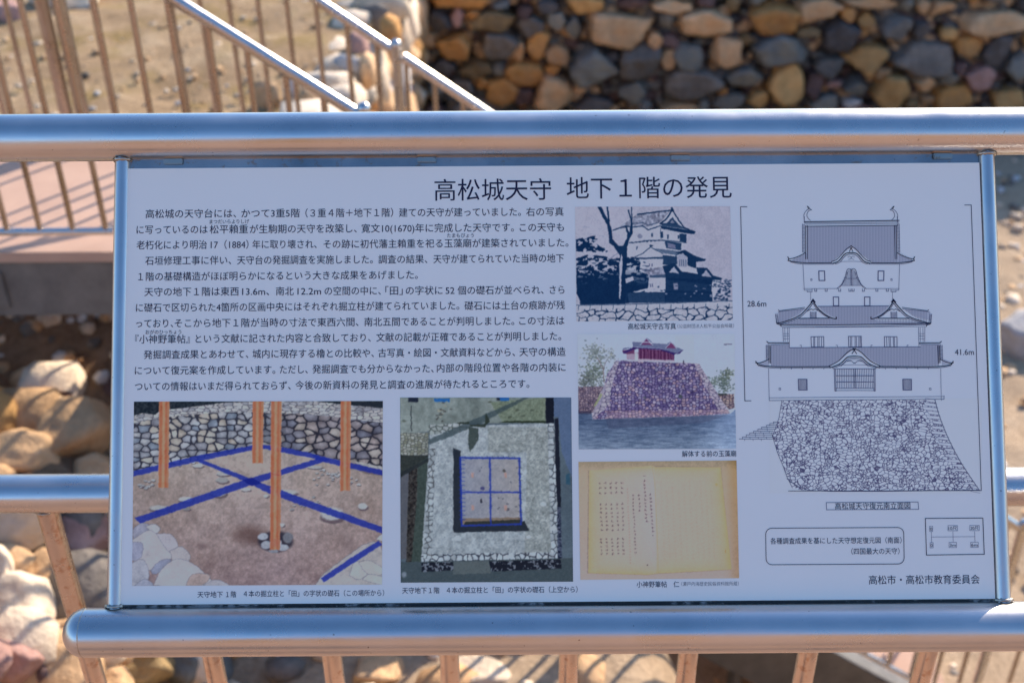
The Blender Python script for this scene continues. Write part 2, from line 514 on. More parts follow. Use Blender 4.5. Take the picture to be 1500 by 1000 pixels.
# ------------------------------------------------------------------ far wall in shade (facing us)
WY = 10.2
wall = thing('stone_wall', 'shaded dry stone wall of orange and blue grey boulders behind the top rail', 'stone wall', loc=(0, 0, 0))
box('wall_core', (-0.80, WY + 0.22, PIT - 0.1), (14, WY + 0.5, -0.93), M_JOINT, wall)
AXW = [(1, 0, 0), (0, 0, 1), (0, -1, 0)]
A_, B_ = 600, 1040
K = 3.261
big = [
 (A_,145,100,130,120,'dark'),(A_,228,80,65,90,'pink'),(A_,300,70,75,65,'orange'),(A_,400,100,225,95,'olive'),(A_,230,5,280,60,'orange'),
 (A_,440,25,90,45,'blue'),(A_,550,55,75,70,'wine'),(A_,575,120,120,100,'grey'),(A_,660,28,100,60,'dark'),(A_,700,95,90,80,'blue'),
 (A_,850,15,200,100,'ochre'),(A_,785,130,95,110,'blue'),(A_,990,140,335,180,'tan'),(A_,225,220,185,115,'orange'),(A_,430,210,165,130,'grey'),
 (A_,520,240,55,90,'tan'),(A_,615,210,110,150,'orange'),(A_,705,258,120,95,'tan'),(A_,875,330,235,225,'blue'),(A_,1100,290,205,165,'grey'),
 (A_,1170,187,75,65,'tan'),(A_,970,265,70,60,'dark'),(A_,1235,280,70,105,'tan'),(A_,320,325,150,85,'olive'),(A_,545,350,170,120,'orange'),
 (A_,680,330,85,50,'orange'),(A_,440,435,165,145,'orange'),(A_,690,440,190,180,'tan'),(A_,550,460,85,90,'wine'),(A_,250,415,110,80,'grey'),
 (A_,345,395,60,60,'orange'),(A_,810,420,60,42,'tan'),(A_,1060,430,140,115,'blue'),(A_,880,500,200,90,'dark'),(A_,1340,390,300,140,'grey'),
 (A_,1330,270,150,130,'blue'),(A_,1275,515,200,60,'tan'),(A_,1250,25,190,60,'tan'),(A_,1060,15,160,50,'wine'),(A_,160,320,130,100,'dark'),
 (A_,1245,190,90,80,'wine'),(A_,1410,110,270,140,'tan'),
 (B_,300,90,230,150,'orange'),(B_,505,40,230,115,'tan'),(B_,655,65,60,60,'orange'),(B_,740,95,95,75,'orange'),(B_,725,150,50,45,'orange'),
 (B_,765,10,270,60,'tan'),(B_,460,155,110,60,'olive'),(B_,610,165,170,160,'dark'),(B_,890,120,160,130,'grey'),(B_,1010,140,90,120,'dark'),
 (B_,1115,25,110,80,'tan'),(B_,1340,105,310,120,'tan'),(B_,75,250,130,150,'tan'),(B_,320,230,310,165,'blue'),(B_,745,260,215,155,'ochre'),
 (B_,555,310,150,115,'grey'),(B_,1030,270,340,155,'grey'),(B_,1230,215,140,90,'orange'),(B_,1315,188,60,60,'tan'),(B_,165,365,190,110,'blue'),
 (B_,360,405,165,215,'ochre'),(B_,860,440,185,190,'ochre'),(B_,690,415,120,110,'blue'),(B_,490,400,100,130,'wine'),(B_,1020,395,110,85,'tan'),
 (B_,1285,375,150,135,'pink'),(B_,1165,460,200,110,'orange'),(B_,1420,470,170,95,'ochre'),(B_,90,480,155,90,'blue'),(B_,225,475,110,90,'ochre'),
 (B_,675,490,100,45,'white'),(B_,550,490,150,80,'blue'),(B_,580,400,80,40,'pink'),(B_,810,345,90,80,'tan'),(B_,1130,375,90,60,'blue'),
 (B_,1360,235,120,150,'dark'),(B_,1470,320,110,150,'blue'),(B_,165,190,50,70,'olive'),(B_,130,285,40,40,'tan'),(B_,1190,320,80,70,'wine'),
 (B_,1030,470,60,42,'tan'),(B_,60,430,50,50,'orange'),
]
placed = []
for k, (ox, zx, zy, w, h, c) in enumerate(big):
    p, t = hit(ox + zx / K, zy / K, (0, WY, 0), (0, 1, 0))
    hw = w / K * t / F / 2 * 1.10; hh = h / K * t / F / 2 * 1.12
    placed.append((p.x, p.z, hw, hh))
    add_stone(wall, (p.x, WY + 0.03, p.z), (hw, hh, min(0.30, 0.75 * min(hw, hh) + 0.09)), S[c], 100 + k, AXW, cuts=2)

def fits(lst, x, z, hw, hh, tight=0.86):
    for (a, b, c, d) in lst:
        dx = (x - a) / ((hw + c) * tight); dz = (z - b) / ((hh + d) * tight)
        if dx * dx + dz * dz < 1: return False
    return True

rr = random.Random(11)
cols = ['orange', 'tan', 'ochre', 'blue', 'grey', 'blue', 'dark', 'wine', 'olive', 'pink', 'dark', 'grey']
n_extra = 0
spots = []
for size, tries in ((0.26, 220), (0.19, 400), (0.13, 900), (0.085, 1800)):
    for _ in range(tries):
        x = rr.uniform(-0.75, 7.6); z = rr.uniform(PIT + 0.02, -0.95)
        inside = z > -1.98 and x < 5.0
        hw = size * rr.uniform(0.8, 1.35); hh = size * rr.uniform(0.7, 1.0)
        if inside and size > 0.16: continue
        if fits(placed, x, z, hw, hh, 0.9 if size > 0.1 else 0.84):
            placed.append((x, z, hw, hh)); spots.append((x, z, hw, hh, rr.choice(cols)))
shared = [stone_geo(500 + i, 3, base=ICO2, k=20.0) for i in range(16)]
spots.sort(key=lambda s: -s[2] * s[3])
def shared_stone(parent, x, y, z, u, v, d, mat, k, ax, name='stone'):
    p, f = shared[k % 16]
    p = (p * np.array([u, v, d])[None, :]) @ np.array(ax)
    me = bpy.data.meshes.new(name)
    me.from_pydata(p.tolist(), [], f)
    me.polygons.foreach_set('use_smooth', [True] * len(f))
    me.materials.append(mat)
    o = link(bpy.data.objects.new(name, me), parent); o.location = (x, y, z)
    return o
room = 290 - len(big)
for k, (x, z, hw, hh, c) in enumerate(spots[:room]):
    shared_stone(wall, x, WY + 0.05, z, hw, hh, 0.5 * min(hw, hh) + 0.10, S[c], k, AXW)

def pebble_mass(name, pts, mats, parent, seed, ax=None, kind='stuff'):
    """pts: (x,y,z,hx,hy,hz,colour index) joined into one mesh of small stones"""
    V = []; Fc = []; MI = []
    base = [stone_geo(900 + i, 5, 0.65, 0.95, ICO1) for i in range(8)]
    off = 0
    r = random.Random(seed)
    for (x, y, z, a, b, c, mi) in pts:
        p, f = base[r.randrange(8)]
        q = p * np.array([a, b, c])[None, :]
        if ax is None:
            t = r.uniform(0, 6.28); cs, sn = math.cos(t), math.sin(t)
            q = np.stack([q[:, 0] * cs - q[:, 1] * sn, q[:, 0] * sn + q[:, 1] * cs, q[:, 2]], 1)
        else:
            q = q @ np.array(ax)
        V.append(q + np.array([x, y, z])); Fc += [(i + off, j + off, k + off) for (i, j, k) in f]
        MI += [mi] * len(f); off += len(q)
    V = np.concatenate(V)
    me = bpy.data.meshes.new(name)
    me.from_pydata(V.tolist(), [], Fc)
    for m in mats: me.materials.append(m)
    me.polygons.foreach_set('material_index', MI)
    me.polygons.foreach_set('use_smooth', [True] * len(Fc))
    o = link(bpy.data.objects.new(name, me), parent)
    if kind: o['kind'] = kind
    return o

small = [(x, WY + 0.07, z, hw, hh, 0.12, rr.randrange(5)) for (x, z, hw, hh, c) in spots[room:]]
for _ in range(3600):
    x = rr.uniform(-0.78, 7.6); z = rr.uniform(PIT, -0.94); s = rr.uniform(0.025, 0.06)
    small.append((x, WY + 0.11 + rr.uniform(-0.02, 0.03), z, s * rr.uniform(1, 1.6), s, s * 1.3, rr.randrange(5)))
pebble_mass('packing_stones', small, [S['dark'], S['grey'], S['wine'], S['blue'], S['tan']], wall, 5, AXW)

# ------------------------------------------------------------------ sunlit retaining wall of the left terrace
twall = thing('retaining_wall', 'sunlit pale stone retaining wall edging the dry terrace left of the shaded wall', 'stone wall')
box('wall_core', (-1.15, 4.66, PIT - 0.1), (-0.92, WY + 0.2, -0.47), M_JOINT, twall)
box('wall_core', (-6.0, 4.66, PIT - 0.1), (-1.152, 4.9, -0.47), M_JOINT, twall)
AXS = [(0, 1, 0), (0, 0, 1), (1, 0, 0)]
pl = []; cnt = 0
lc = ['cream', 'tan', 'tan', 'white', 'cream', 'orange', 'grey', 'tan', 'pink', 'tan']
for size, tries in ((0.27, 160), (0.18, 500), (0.11, 1200), (0.07, 1500)):
    for _ in range(tries):
        y = rr.uniform(4.65, WY + 0.05); z = rr.uniform(PIT + 0.05, -0.62)
        hw = size * rr.uniform(0.8, 1.4); hh = size * rr.uniform(0.6, 0.9)
        if fits(pl, y, z, hw, hh, 0.86) and cnt < 170:
            pl.append((y, z, hw, hh)); cnt += 1
            shared_stone(twall, -0.90, y, z, hw, hh, 0.45 * min(hw, hh) + 0.08, S[rr.choice(lc)], cnt, AXS)
# cap stones along the top edge
y = 4.72
while y < WY + 0.2:
    l = rr.uniform(0.12, 0.26)
    shared_stone(twall, -1.0 + rr.uniform(-0.06, 0.05), y + l, -0.47 + rr.uniform(-0.04, 0.03), l * 0.98, rr.uniform(0.09, 0.14), rr.uniform(0.14, 0.22), S[rr.choice(['cream', 'tan', 'tan', 'cream', 'grey', 'pink'])], int(y * 10), AXS)
    y += l * 2
# second, inner row of edge stones
for (px, py, w, h, c) in ((560, 6, 110, 22, 'cream'), (548, 26, 55, 10, 'grey'), (572, 42, 34, 34, 'orange'), (524, 68, 36, 26, 'pink'), (512, 96, 60, 22, 'white'),
                         (478, 122, 90, 36, 'cream'), (540, 100, 26, 34, 'tan'), (500, 150, 60, 30, 'cream'), (455, 152, 60, 22, 'tan'), (425, 128, 24, 12, 'white'), (395, 141, 60, 14, 'tan')):
    p, t = hit(px, py, (0, 0, -0.40), (0, 0, 1))
    shared_stone(twall, p.x, p.y, -0.42, w * t / F / 2, h * t / F / 2 * 1.6, 0.11, S[c], px, [(1, 0, 0), (0, 1, 0), (0, 0, 1)])
pl = []; cnt = 0
for size, tries in ((0.2, 120), (0.12, 300), (0.08, 300)):
    for _ in range(tries):
        x = rr.uniform(-4.6, -0.95); z = rr.uniform(-1.6, -0.5)
        hw = size * rr.uniform(0.8, 1.4); hh = size * rr.uniform(0.6, 0.9)
        if fits(pl, x, z, hw, hh, 0.9) and cnt < 0:
            pl.append((x, z, hw, hh)); cnt += 1
            shared_stone(twall, x, 4.64, z, hw, hh, 0.16, S[rr.choice(['grey', 'tan', 'wine', 'olive', 'orange'])], cnt, AXW)

# ------------------------------------------------------------------ rubble slope of big boulders at the lower left
rub = thing('rubble_wall', 'tumbled bank of big tan boulders below the deck at the lower left', 'stone bank')
AXB = [(1, 0, 0), (0, 0.75, 0.66), (0, -0.66, 0.75)]
rocks = [
 (40,672,110,70,'tan'),(112,640,100,100,'tan'),(60,610,120,40,'cream'),(20,618,40,26,'white'),(60,585,46,22,'blue'),(95,592,50,26,'wine'),
 (30,775,110,110,'cream'),(125,792,70,80,'pink'),(40,895,110,130,'cream'),(128,850,60,50,'tan'),(118,905,80,60,'cream'),(95,945,110,80,'tan'),
 (20,978,90,70,'pink'),(60,985,60,60,'wine'),(150,960,70,60,'cream'),(190,930,60,50,'grey'),(215,980,80,60,'olive'),(150,1010,90,60,'tan'),
 (250,950,50,40,'grey'),(270,985,60,70,'blue'),(362,978,46,80,'orange'),(320,985,36,50,'blue'),(400,975,36,40,'white'),(395,1000,60,40,'cream'),
 (175,880,60,60,'tan'),(140,700,60,60,'tan'),(170,760,60,70,'tan'),(10,730,60,60,'tan'),(85,735,70,60,'cream'),(70,840,60,60,'tan'),(0,840,60,60,'cream'),
 (330,950,60,40,'grey'),(440,965,50,40,'dark'),(460,1000,60,40,'tan'),(180,1040,100,70,'cream'),(60,1060,120,80,'tan'),(300,1050,110,80,'grey'),
 (-60,700,110,90,'tan'),(-70,800,120,110,'cream'),(-80,920,120,110,'tan'),(-60,1020,120,100,'cream'),(230,880,90,70,'tan'),(300,880,80,70,'cream'),(230,800,90,80,'tan'),(300,780,80,70,'grey'),(220,720,90,70,'tan'),(240,640,90,70,'grey'),(200,580,90,60,'wine'),
 (370,880,80,70,'tan'),(420,1050,90,70,'tan'),
]
for k, (px, py, w, h, c) in enumerate(rocks):
    # walk along the view ray to the bank
    d = ray(px, py); C0 = Vector((0, 0, CAM_H)); t = 2.0
    while t < 9:
        p = C0 + d * t
        if p.z < bank_z(p.x, p.y): break
        t += 0.01
    hw = w * t / F / 2 * 1.08; hh = h * t / F / 2 * 1.12
    p = C0 + d * t
    add_stone(rub, (p.x, p.y, p.z + 0.02), (hw, hh, min(hw, hh) * 0.8 + 0.03), S[c], 700 + k, AXB, cuts=12, name='boulder')
for k in range(110):
    x = rr.uniform(-2.6, -0.25); y = rr.uniform(1.75, 3.5); q = rr.uniform(0.06, 0.15)
    shared_stone(rub, x, y, bank_z(x, y) + q * 0.25, q * rr.uniform(0.9, 1.5), q, q * rr.uniform(0.5, 0.9), S[rr.choice(['tan', 'cream', 'cream', 'grey', 'tan', 'ochre', 'pink'])], k, AXB, name='boulder')
pts = []
for _ in range(2600):
    x = rr.uniform(-4.5, -0.5); y = rr.uniform(1.2, 4.6); s = abs(rr.gauss(0, 0.018)) + 0.008
    pts.append((x, y, bank_z(x, y) + s * 0.3, s * 1.3, s, s * 0.8, rr.randrange(4)))
pebble_mass('rubble_scatter', pts, [S['tan'], S['grey'], S['cream'], S['white']], rub, 8)

# loose gravel on the terrace and in the pit (nobody could count it)
pts = []
for _ in range(3000):
    x = rr.uniform(-7, -1.0); y = 4.7 + rr.random() ** 1.4 * 14; s = abs(rr.gauss(0, 0.009)) + 0.004
    pts.append((x, y, -0.42 + 0.01, s * 1.4, s, s * 0.6, rr.choice((0, 0, 0, 1, 2, 2, 3))))
gv = pebble_mass('terrace_gravel', pts, [S['tan'], S['grey'], S['cream'], S['white']], None, 9)
pts = []
for _ in range(3000):
    x = rr.uniform(-1.2, 7); y = rr.uniform(1.8, 10); s = abs(rr.gauss(0, 0.02)) + 0.008
    pts.append((x, y, pit_z(x, y) + 0.005, s * 1.4, s, s * 0.6, rr.choice((0, 0, 1, 2, 2, 3))))
for _ in range(60):
    x = rr.uniform(-0.9, 1.2); y = rr.uniform(2.2, 3.3); s = rr.uniform(0.03, 0.10)
    pts.append((x, y, pit_z(x, y), s * 1.4, s, s * 0.6, rr.choice((0, 1, 2, 2))))
gv2 = pebble_mass('pit_gravel', pts, [S['tan'], S['grey'], S['cream'], S['white']], None, 10)

# a few single rocks on the sand that read as things
def rock(px, py, w, h, z, c, label, seed):
    p, t = hit(px, py, (0, 0, z), (0, 0, 1))
    z = p.z
    o = add_stone(None, (p.x, p.y, z + h * t / F * 0.35), (w * t / F / 2, w * t / F / 2 * 0.7, h * t / F * 0.62), S[c], seed, cuts=8, name='boulder')
    tag(o, label, 'boulder')
rock(1500, 505, 110, 52, PIT, 'white', 'pale boulder on the sand beyond the right sign post', 31)
rock(90, 5, 110, 26, -0.42, 'cream', 'large pale flat boulder on the terrace at the top left corner', 33)
rock(12, 28, 60, 30, -0.42, 'pink', 'pinkish pale boulder on the terrace at the far left edge', 34)
rock(560, 990, 90, 30, PIT + 1.03, 'tan', 'flat tan stone on the sand below the middle of the lower rail', 36)
rock(700, 992, 100, 26, PIT + 1.03, 'cream', 'flat pale stone on the sand seen between two balusters below the lower rail', 37)

# ------------------------------------------------------------------ our own viewing deck
own = box('deck_floor', (-7, -5, -0.16), (7, 1.44, 0.0), M_OWN)
tag(own, kind='structure')

# ------------------------------------------------------------------ left deck
deck = thing('raised_deck', 'raised walkway deck with pink floor and grey steel edge beam at the left', 'deck', loc=(0, 0, 0))
box('deck_slab', (-9, 3.19, -0.035), (-1.20, 4.32, 0.0), M_DECK, deck)
box('edge_beam', (-9, 3.20, -0.235), (-1.21, 3.28, -0.037), M_BEAM, deck, bevel=0.004)
box('edge_beam', (-9, 4.22, -0.235), (-1.21, 4.30, -0.037), M_BEAM, deck, bevel=0.004)
box('splice_plate', (-1.75, 3.190, -0.20), (-1.62, 3.199, -0.07), M_BEAM, deck, bevel=0.002)
for k, dz in enumerate((-0.105, -0.165)):
    tube('bolt', (-1.665, 3.189, dz), (-1.665, 3.178, dz), 0.011, M_BG, deck, seg=6)
for x in (-2.2, -4.2, -6.2):
    tube('support_column', (x, 4.0, -0.236), (x, 4.0, PIT), 0.07, M_BEAM, deck)

# ------------------------------------------------------------------ stairs
NX0, SL = -1.36, 0.696
stairs = thing('staircase', 'staircase with pink treads and dark grey stringers descending right into the pit', 'staircase')
run = 0.244; rise = run * SL
nst = 13
for k in range(1, nst):
    x0 = NX0 + run * k; z = -rise * (k + 1)
    box('tread', (x0 - 0.012, 3.285, z - 0.03), (x0 + run + 0.004, 4.215, z), M_DECK, stairs)
    box('riser', (x0 - 0.012, 3.285, z + 0.001), (x0 - 0.002, 4.215, z + rise - 0.031), M_DECK, stairs)
xe = NX0 + run * nst
for yy in (3.20, 4.22):
    v = []
    for (x, dz) in ((-1.205, 0.03), (xe + 0.02, 0.03)):
        zt = -(x - NX0) * SL + 0.0
        v.append((x, zt + 0.02)); v.append((x, zt - 0.36))
    q = [(v[0][0], v[0][1]), (v[2][0], v[2][1]), (v[3][0], v[3][1]), (v[1][0], v[1][1])]
    vs = [(x, yy, z) for x, z in q] + [(x, yy + 0.08, z) for x, z in q]
    fs = [(0, 1, 2, 3), (7, 6, 5, 4), (0, 4, 5, 1), (1, 5, 6, 2), (2, 6, 7, 3), (3, 7, 4, 0)]
    mesh_obj('stringer', vs, fs, M_BEAM, stairs)
for x in (-0.62, -0.30, 0.9):
    zt = -(x - NX0) * SL - 0.34
    tube('support_column', (x, 3.24, zt), (x, 3.24, PIT - 0.05), 0.03, M_BEAM, stairs)
box('landing', (xe + 0.02, 3.2, PIT - 0.02), (xe + 0.10, 4.3, PIT + 0.05), M_DECK, stairs)

def stair_railing(Y, zfun, label, bar0, post_x, xend):
    t = thing('stair_railing', label, 'railing', 'stair railings')
    X0 = -1.235
    # handrail is interrupted by each post
    cuts_ = [X0] + list(post_x) + [xend]
    for a, b in zip(cuts_[:-1], cuts_[1:]):
        a2 = a + (0.022 if a in post_x else 0); b2 = b - (0.022 if b in post_x else 0)
        tube('handrail', (a2, Y, zfun(a2)), (b2, Y, zfun(b2)), 0.019, M_BG, t)
    low = lambda x: zfun(x) - 0.985
    tube('bottom_rail', (X0, Y, low(X0)), (xend, Y, low(xend)), 0.012, M_BG, t)
    for x in post_x:
        tube('post', (x, Y, low(x) - 0.08), (x, Y, zfun(x) + 0.016), 0.019, M_BG, t)
        ball('ball_cap', (x, Y, zfun(x) + 0.030), 0.021, M_BG, t)
    x = bar0
    while x > X0 + 0.02: x -= 0.1034
    x += 0.1034
    while x < xend - 0.02:
        if all(abs(x - q) > 0.03 for q in post_x):
            tube('baluster', (x, Y, low(x)), (x, Y, zfun(x) - 0.012), 0.0095, M_BGBAR, t, seg=12)
        x += 0.1034
    return t
zn = lambda x: 0.763 - 0.696 * (x + 0.933)
zf = lambda x: 0.532 - 0.712 * (x + 0.683)
stair_railing(3.235, zn, 'nearer sloping steel stair handrail ending at the middle of the top rail', -0.862, (-0.435, 0.55, 1.9), 2.2)
stair_railing(4.10, zf, 'farther sloping steel stair handrail crossing in front of the stone wall', -0.90, (-0.416, 0.55, 1.9), 2.15)

def deck_fence(Y, label, bar0, post_x, r=0.0095):
    t = thing('deck_fence', label, 'fence', 'fences along the raised deck')
    tube('top_rail', (-8.5, Y, 1.12), (-1.25, Y, 1.12), 0.024, M_BG, t)
    tube('bottom_rail', (-8.5, Y, 0.05), (-1.25, Y, 0.05), 0.0125, M_BG, t)
    for x in post_x:
        tube('post', (x, Y, 0.0), (x, Y, 1.12), 0.025, M_BGBAR, t)
    x = bar0
    while x > -4.6:
        if all(abs(x - q) > 0.035 for q in post_x):
            tube('baluster', (x, Y, 0.05), (x, Y, 1.10), r, M_BGBAR, t, seg=12)
        x -= 0.1034
    return t
deck_fence(3.235, 'nearer steel bar fence along the front edge of the pink deck', -1.275, (-2.9, -4.4))
deck_fence(4.12, 'farther steel bar fence with two thick posts behind the pink deck', -1.50, (-1.68, -1.617, -3.1))

# ------------------------------------------------------------------ main railing
R1 = 0.03025
YR, ZT, ZM = 1.385, CAM_H - 0.543, CAM_H - 1.127
YB, ZB = 1.016, CAM_H - 1.048
rail = thing('steel_railing', 'brushed stainless steel railing with thick round rails that carries the sign', 'railing')
tube('top_rail', (-3.2, YR, ZT), (3.2, YR, ZT), R1, M_RAIL, rail, seg=96)
tube('middle_rail', (-3.2, YR, ZM), (3.2, YR, ZM), R1, M_RAIL, rail, seg=72)
XL = hit(129, 924, (0, YB - 0.0, ZB), (0, 0.5, 0.8))[0].x
tube('lower_rail', (XL, YB, ZB), (2.6, YB, ZB), R1, M_RAIL, rail, seg=96, caps=False)
dome('end_cap', (XL, YB, ZB), R1, (-1, 0, 0), M_RAIL, rail, stretch=0.9, seg=96)
torus('weld_seam', (XL, YB, ZB), (1, 0, 0), R1 - 0.0004, 0.0008, M_WELD, rail, seg=64, sub=6, lump=0.4)
for k in range(-12, 14):
    x = -0.112 + 0.206 * k + (0.004 if k < 0 else 0)
    if k == -3: x -= 0.006
    tube('baluster', (x, YR, 0.0), (x, YR, ZM - R1 * 0.9), 0.0168, M_BAL, rail, seg=36)
    torus('weld_bead', (x, YR, ZM - R1 + 0.002), (0, 0, 1), 0.0172, 0.0022, M_WELD, rail, seg=24, sub=6, lump=0.3)
for x in (-1.9, 1.95):
    tube('post', (x, YR, 0.0), (x, YR, ZT - R1 * 0.9), 0.0243, M_RAIL, rail, seg=36)

# ------------------------------------------------------------------ sign board frame plane
EL = math.radians(54.25)
BU = Vector((1, 0, 0)); BV = Vector((0, math.cos(EL), math.sin(EL))); BN = Vector((0, -math.sin(EL), math.cos(EL)))
BP0 = Vector((0, 1.160 * 1.0307, CAM_H - 0.77 * 1.0307))
def uv(px, py):
    p, t = hit(px, py, BP0, BN)
    return ((p - BP0).dot(BU), (p - BP0).dot(BV))
def P3(u, v, h=0.0):
    return BP0 + BU * u + BV * v + BN * h
U0, V1 = uv(184, 247); U1, _ = uv(1434, 238); U1b, V0 = uv(1459, 877); U0b, _ = uv(174, 885)
U0 = (U0 + U0b) / 2; U1 = (U1 + U1b) / 2
V1 = (V1 + uv(1434, 238)[1]) / 2; V0 = (V0 + uv(174, 885)[1]) / 2

# side tubes of the frame (part of the railing)
RT = 0.0103
for (pt, pb, dx) in (((175.5, 300), (169, 850), 0), ((1451, 300), (1468.5, 850), 0)):
    ua, va = uv(*pt); ub, vb = uv(*pb)
    um = (ua + ub) / 2
    # tube axis 6 mm behind the face of the panel
    tp = P3(um, 0, -0.006)
    def at(z): 
        s = (z - tp.z) / BV.z
        return tp + BV * s
    top = at(ZT - 0.006); bot = at(ZB + 0.010)
    tube('frame_tube', bot, top, RT, M_TUBE, rail, seg=40)
    # weld beads where the tube meets the round rails
    s1 = None
    for (cy, cz, sgn) in ((YR, ZT, -1), (YB, ZB, 1)):
        lo_, hi_ = bot, top
        for k in range(400):
            q = bot.lerp(top, k / 399)
            dist = math.hypot(q.y - cy, q.z - cz)
            if sgn == 1 and dist >= R1: break
            if sgn == -1 and dist <= R1: break
        torus('weld_bead', q - BV * (0.0012 * -sgn), (0, BV.y, BV.z), RT + 0.0008, 0.0021, M_WELD, rail, seg=30, sub=8, lump=0.5)

# ------------------------------------------------------------------ information board
board = thing('information_board', 'white information board of Japanese text, photographs and castle drawing held in the railing', 'sign')

PANEL_RGB = np.array([151., 163., 193.])
ALB = np.array([0.94, 0.885, 0.79])
PLIN = s2l(PANEL_RGB)
def alb(c):
    """printed colour as it would look on the white panel under neutral light"""
    c = np.clip(c, 0, 255); g = c.mean(axis=-1, keepdims=True)
    a = s2l(g + (c - g) * 0.92) / PLIN * ALB
    m = a.max(axis=-1, keepdims=True)
    a = a * np.where(m > 0.95, (0.95 / m) ** 0.75, 1.0)
    return np.clip(a, 0.004, 0.95)

def panel_mat():
    m, nt, b = new_mat('white_laminate')
    n = noise_node(nt, 3.5, 4, 0.6)
    r = ramp(nt, n.outputs['Fac'], [(0.3, (0.93, 0.875, 0.78)), (0.7, (0.95, 0.895, 0.80))])
    nt.links.new(r.outputs[0], b.inputs['Base Color'])
    b.inputs['Roughness'].default_value = 0.38
    b.inputs['Specular IOR Level'].default_value = 0.18
    return m
M_PANEL = panel_mat()
def ink_mat(name, c):
    m, nt, b = new_mat(name)
    b.inputs['Base Color'].default_value = (*c, 1)
    b.inputs['Roughness'].default_value = 0.4
    b.inputs['Specular IOR Level'].default_value = 0.18
    return m
M_INK = ink_mat('navy_ink', (0.022, 0.022, 0.055))
M_LINE = ink_mat('drawing_ink', (0.12, 0.12, 0.20))
M_HATCH = ink_mat('hatch_ink', (0.40, 0.37, 0.40))
M_TONE = ink_mat('roof_tone', (0.62, 0.58, 0.57))
def print_mat():
    m, nt, b = new_mat('colour_print')
    a = N(nt, 'ShaderNodeVertexColor'); a.layer_name = 'ink'
    nt.links.new(a.outputs['Color'], b.inputs['Base Color'])
    b.inputs['Roughness'].default_value = 0.4
    b.inputs['Specular IOR Level'].default_value = 0.18
    return m
M_PRINT = print_mat()

def slab(name, u0, u1, v0, v1, h0, h1, mat, parent, bevel=0.0):
    bm = bmesh.new()
    bmesh.ops.create_cube(bm, size=1)
    for v in bm.verts:
        u = (u0 + u1) / 2 + v.co.x * (u1 - u0); w = (v0 + v1) / 2 + v.co.y * (v1 - v0); h = (h0 + h1) / 2 + v.co.z * (h1 - h0)
        v.co = P3(u, w, h)
    if bevel: bmesh.ops.bevel(bm, geom=bm.edges[:], offset=bevel, segments=2, affect='EDGES')
    return bm_obj(name, bm, mat, parent)
slab('panel', U0, U1, V0, V1, -0.004, 0.0, M_PANEL, board, 0.0004)
slab('backing_plate', U0 - 0.0005, U1 + 0.0005, V0 - 0.012, V1 + 0.015, -0.0085, -0.0042, M_STRIP, board)
slab('gasket', U0 - 0.0005, U1 + 0.002, V0 - 0.0115, V0 - 0.0008, -0.0040, -0.0015, M_GASKET, board)
slab('side_gasket', U1 + 0.0006, U1 + 0.004, V0 - 0.0006, V1, -0.0040, -0.0022, M_GASKET, board)
slab('side_gasket', U0 - 0.003, U0 - 0.0006, V0 - 0.0006, V1, -0.0040, -0.0022, M_GASKET, board)
for px in (253, 625, 997, 1382):
    u, v = uv(px, 236 - (px - 253) * 0.0066)
    slab('weld_tab', u - 0.0125, u + 0.0125, V1 + 0.0055, V1 + 0.0125, -0.0043, -0.0010, M_WELD, board, 0.001)
for px in (1005, 622):
    u, v = uv(px, 880)
    slab('weld_tab', u - 0.0125, u + 0.0125, V0 - 0.0105, V0 - 0.0065, -0.0016, -0.0008, M_WELD, board, 0.0003)

# ---- lettering
def glyph_mesh(s):
    c = bpy.data.curves.new('glyph', 'FONT'); c.body = s; c.size = 1; c.resolution_u = 3; c.fill_mode = 'FRONT'
    c.offset = glyph_mesh.offset
    o = bpy.data.objects.new('glyph', c); COL.objects.link(o)
    dg = bpy.context.evaluated_depsgraph_get()
    m = bpy.data.meshes.new_from_object(o.evaluated_get(dg))
    n = len(m.vertices); co = np.empty(n * 3); m.vertices.foreach_get('co', co); co = co.reshape(-1, 3)
    fs = [tuple(p.vertices) for p in m.polygons]
    bpy.data.objects.remove(o); bpy.data.curves.remove(c); bpy.data.meshes.remove(m)
    return co, fs
glyph_mesh.offset = 0.0
H_INK = 0.00035
def text(name, segs, mat=M_INK, offset=0.0, label=None, yshift=0.0):
    """segs: (string, x0, x1, y at x0, y at x1, em height px) in photograph pixels on the board"""
    glyph_mesh.offset = offset
    V = []; Fc = []; off = 0
    for (s, x0, x1, y0, y1, em) in segs:
        co, fs = glyph_mesh(s)
        ua, va = uv(x0, y0); ub, vb = uv(x1, y1)
        sx = (ub - ua) / (co[:, 0].max() - co[:, 0].min())
        _, vt = uv(x0, y0 - em / 2); _, vbm = uv(x0, y0 + em / 2)
        sy = vt - vbm
        uu = ua + (co[:, 0] - co[:, 0].min()) * sx
        vv = (va + vb) / 2 + (co[:, 1] - 0.38) * sy
        pts = np.array(BP0)[None, :] + uu[:, None] * np.array(BU)[None, :] + vv[:, None] * np.array(BV)[None, :] + H_INK * np.array(BN)[None, :]
        V.append(pts); Fc += [tuple(i + off for i in f) for f in fs]; off += len(co)
    o = mesh_obj(name, np.concatenate(V), Fc, mat, board)
    return o

